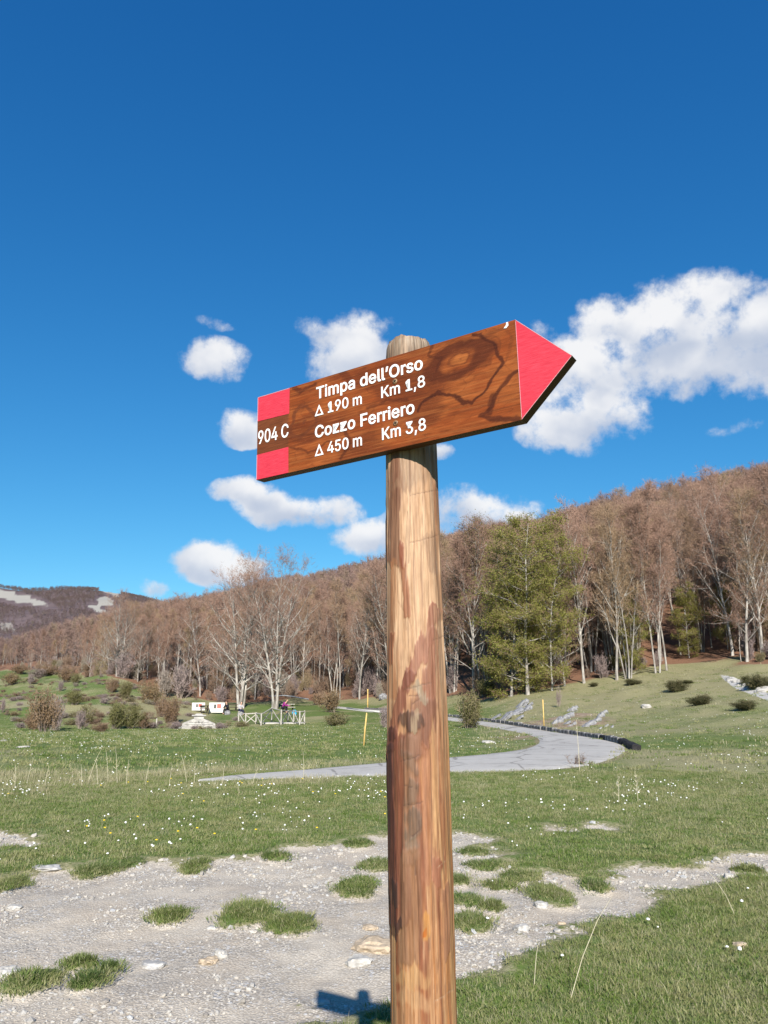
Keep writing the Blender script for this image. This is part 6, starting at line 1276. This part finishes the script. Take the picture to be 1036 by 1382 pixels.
# ------------------------------------------------------------------ three people in the picnic meadow
def skinned(name, joints, edges, mat, parent, sub=2):
    me = bpy.data.meshes.new(name); me.from_pydata([j[0] for j in joints], edges, []); tmp = bpy.data.objects.new(name, me); COL.objects.link(tmp)
    md = tmp.modifiers.new('s', 'SKIN'); sv = me.skin_vertices[0].data
    for i, j in enumerate(joints): sv[i].radius = (j[1], j[1] if len(j) < 3 else j[2]); sv[i].use_root = (i == 0)
    ss = tmp.modifiers.new('u', 'SUBSURF'); ss.levels = sub; ss.render_levels = sub
    m2 = bpy.data.meshes.new_from_object(tmp.evaluated_get(bpy.context.evaluated_depsgraph_get())); bpy.data.objects.remove(tmp)
    m2.materials.clear(); m2.materials.append(mat); m2.polygons.foreach_set('use_smooth', np.ones(len(m2.polygons), dtype=bool)); return ob(name, m2, parent)
skin = plain('skin', (0.55, 0.33, 0.24), .06, 5, .6)
def person(u, v, face, top, legs, hair, lab, seat=.45, lean=.12, reach=.35):
    p = hit(u, v); e = empty('person', p, face); tag(e, lab, 'person', 'people resting in the picnic meadow')
    hz = seat+.08; ch = (0, -.28*lean-.05, hz+.42); nk = (0, -.45*lean-.08, hz+.58); hd = (0, -.5*lean-.12, hz+.73)
    j = [((0, 0, hz), .13), (( 0, -.1*lean, hz+.2), .12), (ch, .15, .12), (nk, .055), (hd, .085, .1), ((0, hd[1]-.01, hd[2]+.1), .07)]
    ed = [(0, 1), (1, 2), (2, 3), (3, 4), (4, 5)]
    for s_ in (-1, 1):
        b = len(j); sh = (s_*.19, ch[1], ch[2]+.06); el_ = (s_*.25, ch[1]-.16, ch[2]-.20); wr = (s_*.18, ch[1]-.16-reach*.6, ch[2]-.26); hn = (s_*.15, wr[1]-.09, wr[2])
        j += [(sh, .06), (el_, .045), (wr, .03), (hn, .036, .02)]; ed += [(2, b), (b, b+1), (b+1, b+2), (b+2, b+3)]
        b = len(j); j += [((s_*.10, -.02, hz-.02), .10), ((s_*.13, -.44, hz), .07), ((s_*.13, -.48, .10), .05), ((s_*.13, -.60, .05), .04)]; ed += [(0, b), (b, b+1), (b+1, b+2), (b+2, b+3)]
    skinned('body', j, ed, skin, e)
    skinned('top', [(j[0][0], .155), (j[1][0], .145), (ch, .175, .14), ((0, nk[1]+.02, nk[2]-.05), .09)]+[(j[i][0], j[i][1]+.022) for i in (6, 7, 8, 14, 15, 16)], [(0, 1), (1, 2), (2, 3), (2, 4), (4, 5), (5, 6), (2, 7), (7, 8), (8, 9)], top, e)
    skinned('trousers', [((0, 0, hz-.01), .15)]+[(j[i][0], j[i][1]+.02) for i in (10, 11, 12, 18, 19, 20)], [(0, 1), (1, 2), (2, 3), (0, 4), (4, 5), (5, 6)], legs, e)
    skinned('hair', [((0, hd[1]+.045, hd[2]+.02), .085), ((0, hd[1]+.03, hd[2]+.12), .075), ((0, hd[1]+.07, hd[2]-.08), .05)], [(0, 1), (0, 2)], hair, e)
    m = MB(); m.box((0, hd[1]-.105, hd[2]+.02), (.02, .03, .04)); m.build('nose', skin, e)
    return e
pur = plain('purple_cloth', (0.22, 0.02, 0.16), .2, 8, .85); blk = plain('black_cloth', (0.012, 0.012, 0.016), .3, 8, .85); nav = plain('dark_blue_cloth', (0.02, 0.022, 0.05), .3, 8, .85); hairm = plain('brown_hair', (0.05, 0.03, 0.02), .3, 30, .7); gry = plain('light_grey_cloth', (0.40, 0.38, 0.40), .2, 8, .85)
person(381, 962, 1.2, pur, blk, hairm, 'person in a purple top leaning over the pale picnic table', .48, .8, .6)
person(306.5, 964, -.5, blk, blk, hairm, 'person in black clothes sitting left of the other one in dark trousers', .42, .3, .3)
person(323.5, 965, .6, gry, nav, hairm, 'person in a light grey top sitting at the foot of the big beech', .42, .3, .3)
p = hit(397, 965); bagm = plain('bright_blue_bag_cloth', (0.02, 0.30, 0.50), .2, 9, .6); e = empty('bag', p); tag(e, 'bright blue bag beside the pale picnic table', 'bag')
m = MB(); m.box((0, 0, .22), (.42, .26, .44), bev=.06); m.build('bag_body', bagm, e); m = MB(); m.tube([(-.1, 0, .42), (-.07, 0, .55), (.07, 0, .55), (.1, 0, .42)], .012, 6); m.build('strap', bagm, e)
for (u, v, lab) in ((305, 966, 'seat'), (322, 967, 'seat')):
    p = hit(u+1.5, v-1.5); o = ob('boulder', rock_mesh(int(u), (.30, .3, .34), greyr, 3, .2), None, (p.x, p.y+.1, p.z+.08)); tag(o, 'pale boulder used as a seat by the person in '+('black clothes' if u < 310 else 'the light grey top'), 'boulder')

# ------------------------------------------------------------------ flowers
petal = plain('dandelion_clock_down', (0.70, 0.70, 0.68), .1, 50, .9); yel = plain('yellow_petals', (0.70, 0.50, 0.03), .1, 50, .7); stg = plain('flower_stalk', (0.10, 0.15, 0.05), .2, 50, .7)
def flower(mat, r_, h_, flat_):
    import bmesh
    bm = bmesh.new(); bmesh.ops.create_icosphere(bm, subdivisions=1, radius=r_, matrix=Matrix.Translation((0, 0, h_)) @ Matrix.Diagonal((1, 1, flat_, 1)))
    nf = len(bm.faces); bmesh.ops.create_cone(bm, segments=4, radius1=.0022, radius2=.0018, depth=h_, matrix=Matrix.Translation((0, 0, h_/2)))
    for i, f in enumerate(bm.faces): f.material_index = 0 if i < nf else 1
    me = bpy.data.meshes.new('flower'); bm.to_mesh(me); bm.free(); me.materials.append(mat); me.materials.append(stg); return me
fw = flower(petal, .016, .10, .85); fy = flower(yel, .016, .07, .5)
g = np.random.default_rng(5)
def flower_sites(n, r0, r1, ulo, uhi, thr=.5):
    x, y, r, u = [], [], [], []
    u = g.uniform(ulo, uhi, n); r = np.sqrt(g.uniform(r0*r0, r1*r1, n)); a = np.arctan((u-518)/1069); x = r*np.sin(a); y = r*np.cos(a)
    k = (gravel_field(x, y) < -.8) & (road_dist(x, y) > .3) & (fbm(x*.7, y*.7, 71, 4) > thr) & (r < np.interp(u, FOREST_U, FOREST_R)-8); return x[k], y[k], r[k]
x1, y1, r1 = flower_sites(1500, 8.5, 17, 0, 1036, .53); x2, y2, r2 = flower_sites(14, 4.5, 8.5, 640, 1036, .3)
X = np.concatenate([x2, x1])[:262]; Y = np.concatenate([y2, y1])[:262]
for a, b in zip(X, Y):
    o = ob('white_flower', fw, None, (a, b, zf(a, b)-.02), (g.normal(0, .1), g.normal(0, .1), 0)); s_ = g.uniform(.45, .95); o.scale = (s_, s_, s_*g.uniform(.6, 1.2))
    tag(o, 'small round white flower head standing in the meadow grass', 'flower', 'white flower heads in the meadow')
x3, y3, r3 = flower_sites(95, 7.5, 16, 0, 560, .40)
for a, b in list(zip(x3, y3))[:34]:
    o = ob('yellow_flower', fy, None, (a, b, zf(a, b)-.01)); tag(o, 'small yellow flower in the meadow grass', 'flower', 'yellow flowers in the meadow')
x4, y4, r4 = flower_sites(9000, 10, 62, -60, 1100, .47); k = g.random(len(x4)) < np.clip(11/r4, .12, 1); x4, y4, r4 = x4[k], y4[k], r4[k]; n = len(x4); s = g.uniform(.45, .9, n)*np.clip(r4/16, 1, 1.15)
scatter('flower_ground_cover', np.stack([x4, y4, z_ground(x4, y4)-.03], -1), np.zeros((n, 3)), np.stack([s, s, s], -1), np.zeros(n), [loose('flower', fw)], label='tiny white flowers dotting the meadow', cat='flowers')

# tall dry stalks by the road edge and in the near grass
stk = plain('dry_stalk', (0.46, 0.42, 0.30), .2, 20, .8)
def stalk(u, v, h_px, lean, lab, th=.0028, heads=0):
    p = hit(u, v); k = (p-Vector((0, 0, EYE))).length/FPX; H = h_px*k; m = MB()
    m.tube([(0, 0, -.02), (lean*H*.3, 0, H*.4), (lean*H*.65, .02, H*.75), (lean*H, .03, H)], [th, th*.9, th*.7, th*.4], 5)
    r_ = random.Random(int(u*v))
    for j in range(heads):
        z_ = H*r_.uniform(.25, .95); a = r_.uniform(0, 6.28); l_ = .07*(1.2-z_/H); m.tube([(lean*z_, 0, z_), (lean*z_+math.cos(a)*l_, math.sin(a)*l_, z_+l_*.8)], [th*.8, th*.9], 4)
    o = m.build('dry_stalk', stk, None, False, p); tag(o, lab, 'stalk', 'tall dry stalks in the grass'); return o
stalk(768, 1348, 105, .55, 'longest pale dry stalk leaning right in the near right grass', .0022)
stalk(835, 1084, 32, .05, 'branched dry stalk pair in the meadow, left one', .004, 14); stalk(861, 1082, 36, -.02, 'branched dry stalk pair in the meadow, taller right one', .004, 16)
stalk(782, 1040, 62, 0, 'tall thin dry stalk rising from the dead bush by the road bend', .006)
stalk(993, 1235, 50, -.6, 'dry stalk leaning left at the right border of the near grass', .0022); stalk(720, 1330, 40, .2, 'short dry stalk near the pole in the near right grass', .002)
for j, (u, v, h) in enumerate([(118,1058,42),(132,1060,30),(146,1056,38),(158,1058,44),(110,1062,26),(170,1060,30),(60,1062,24),(20,1064,26),(252,1056,34),(262,1058,24),(410,1054,36),(228,1062,26),(340,1060,22),(36,1058,30),(300,1060,24),(196,1060,28)]):
    o = stalk(u, v, h, random.uniform(-.3, .35), 'tall pale grass stalk standing in the dry strip before the road', .004, 2); o['group'] = 'pale stalks in the dry strip'
print('objects', len(SC.objects), 'tris', sum(len(m.polygons) for m in bpy.data.meshes))
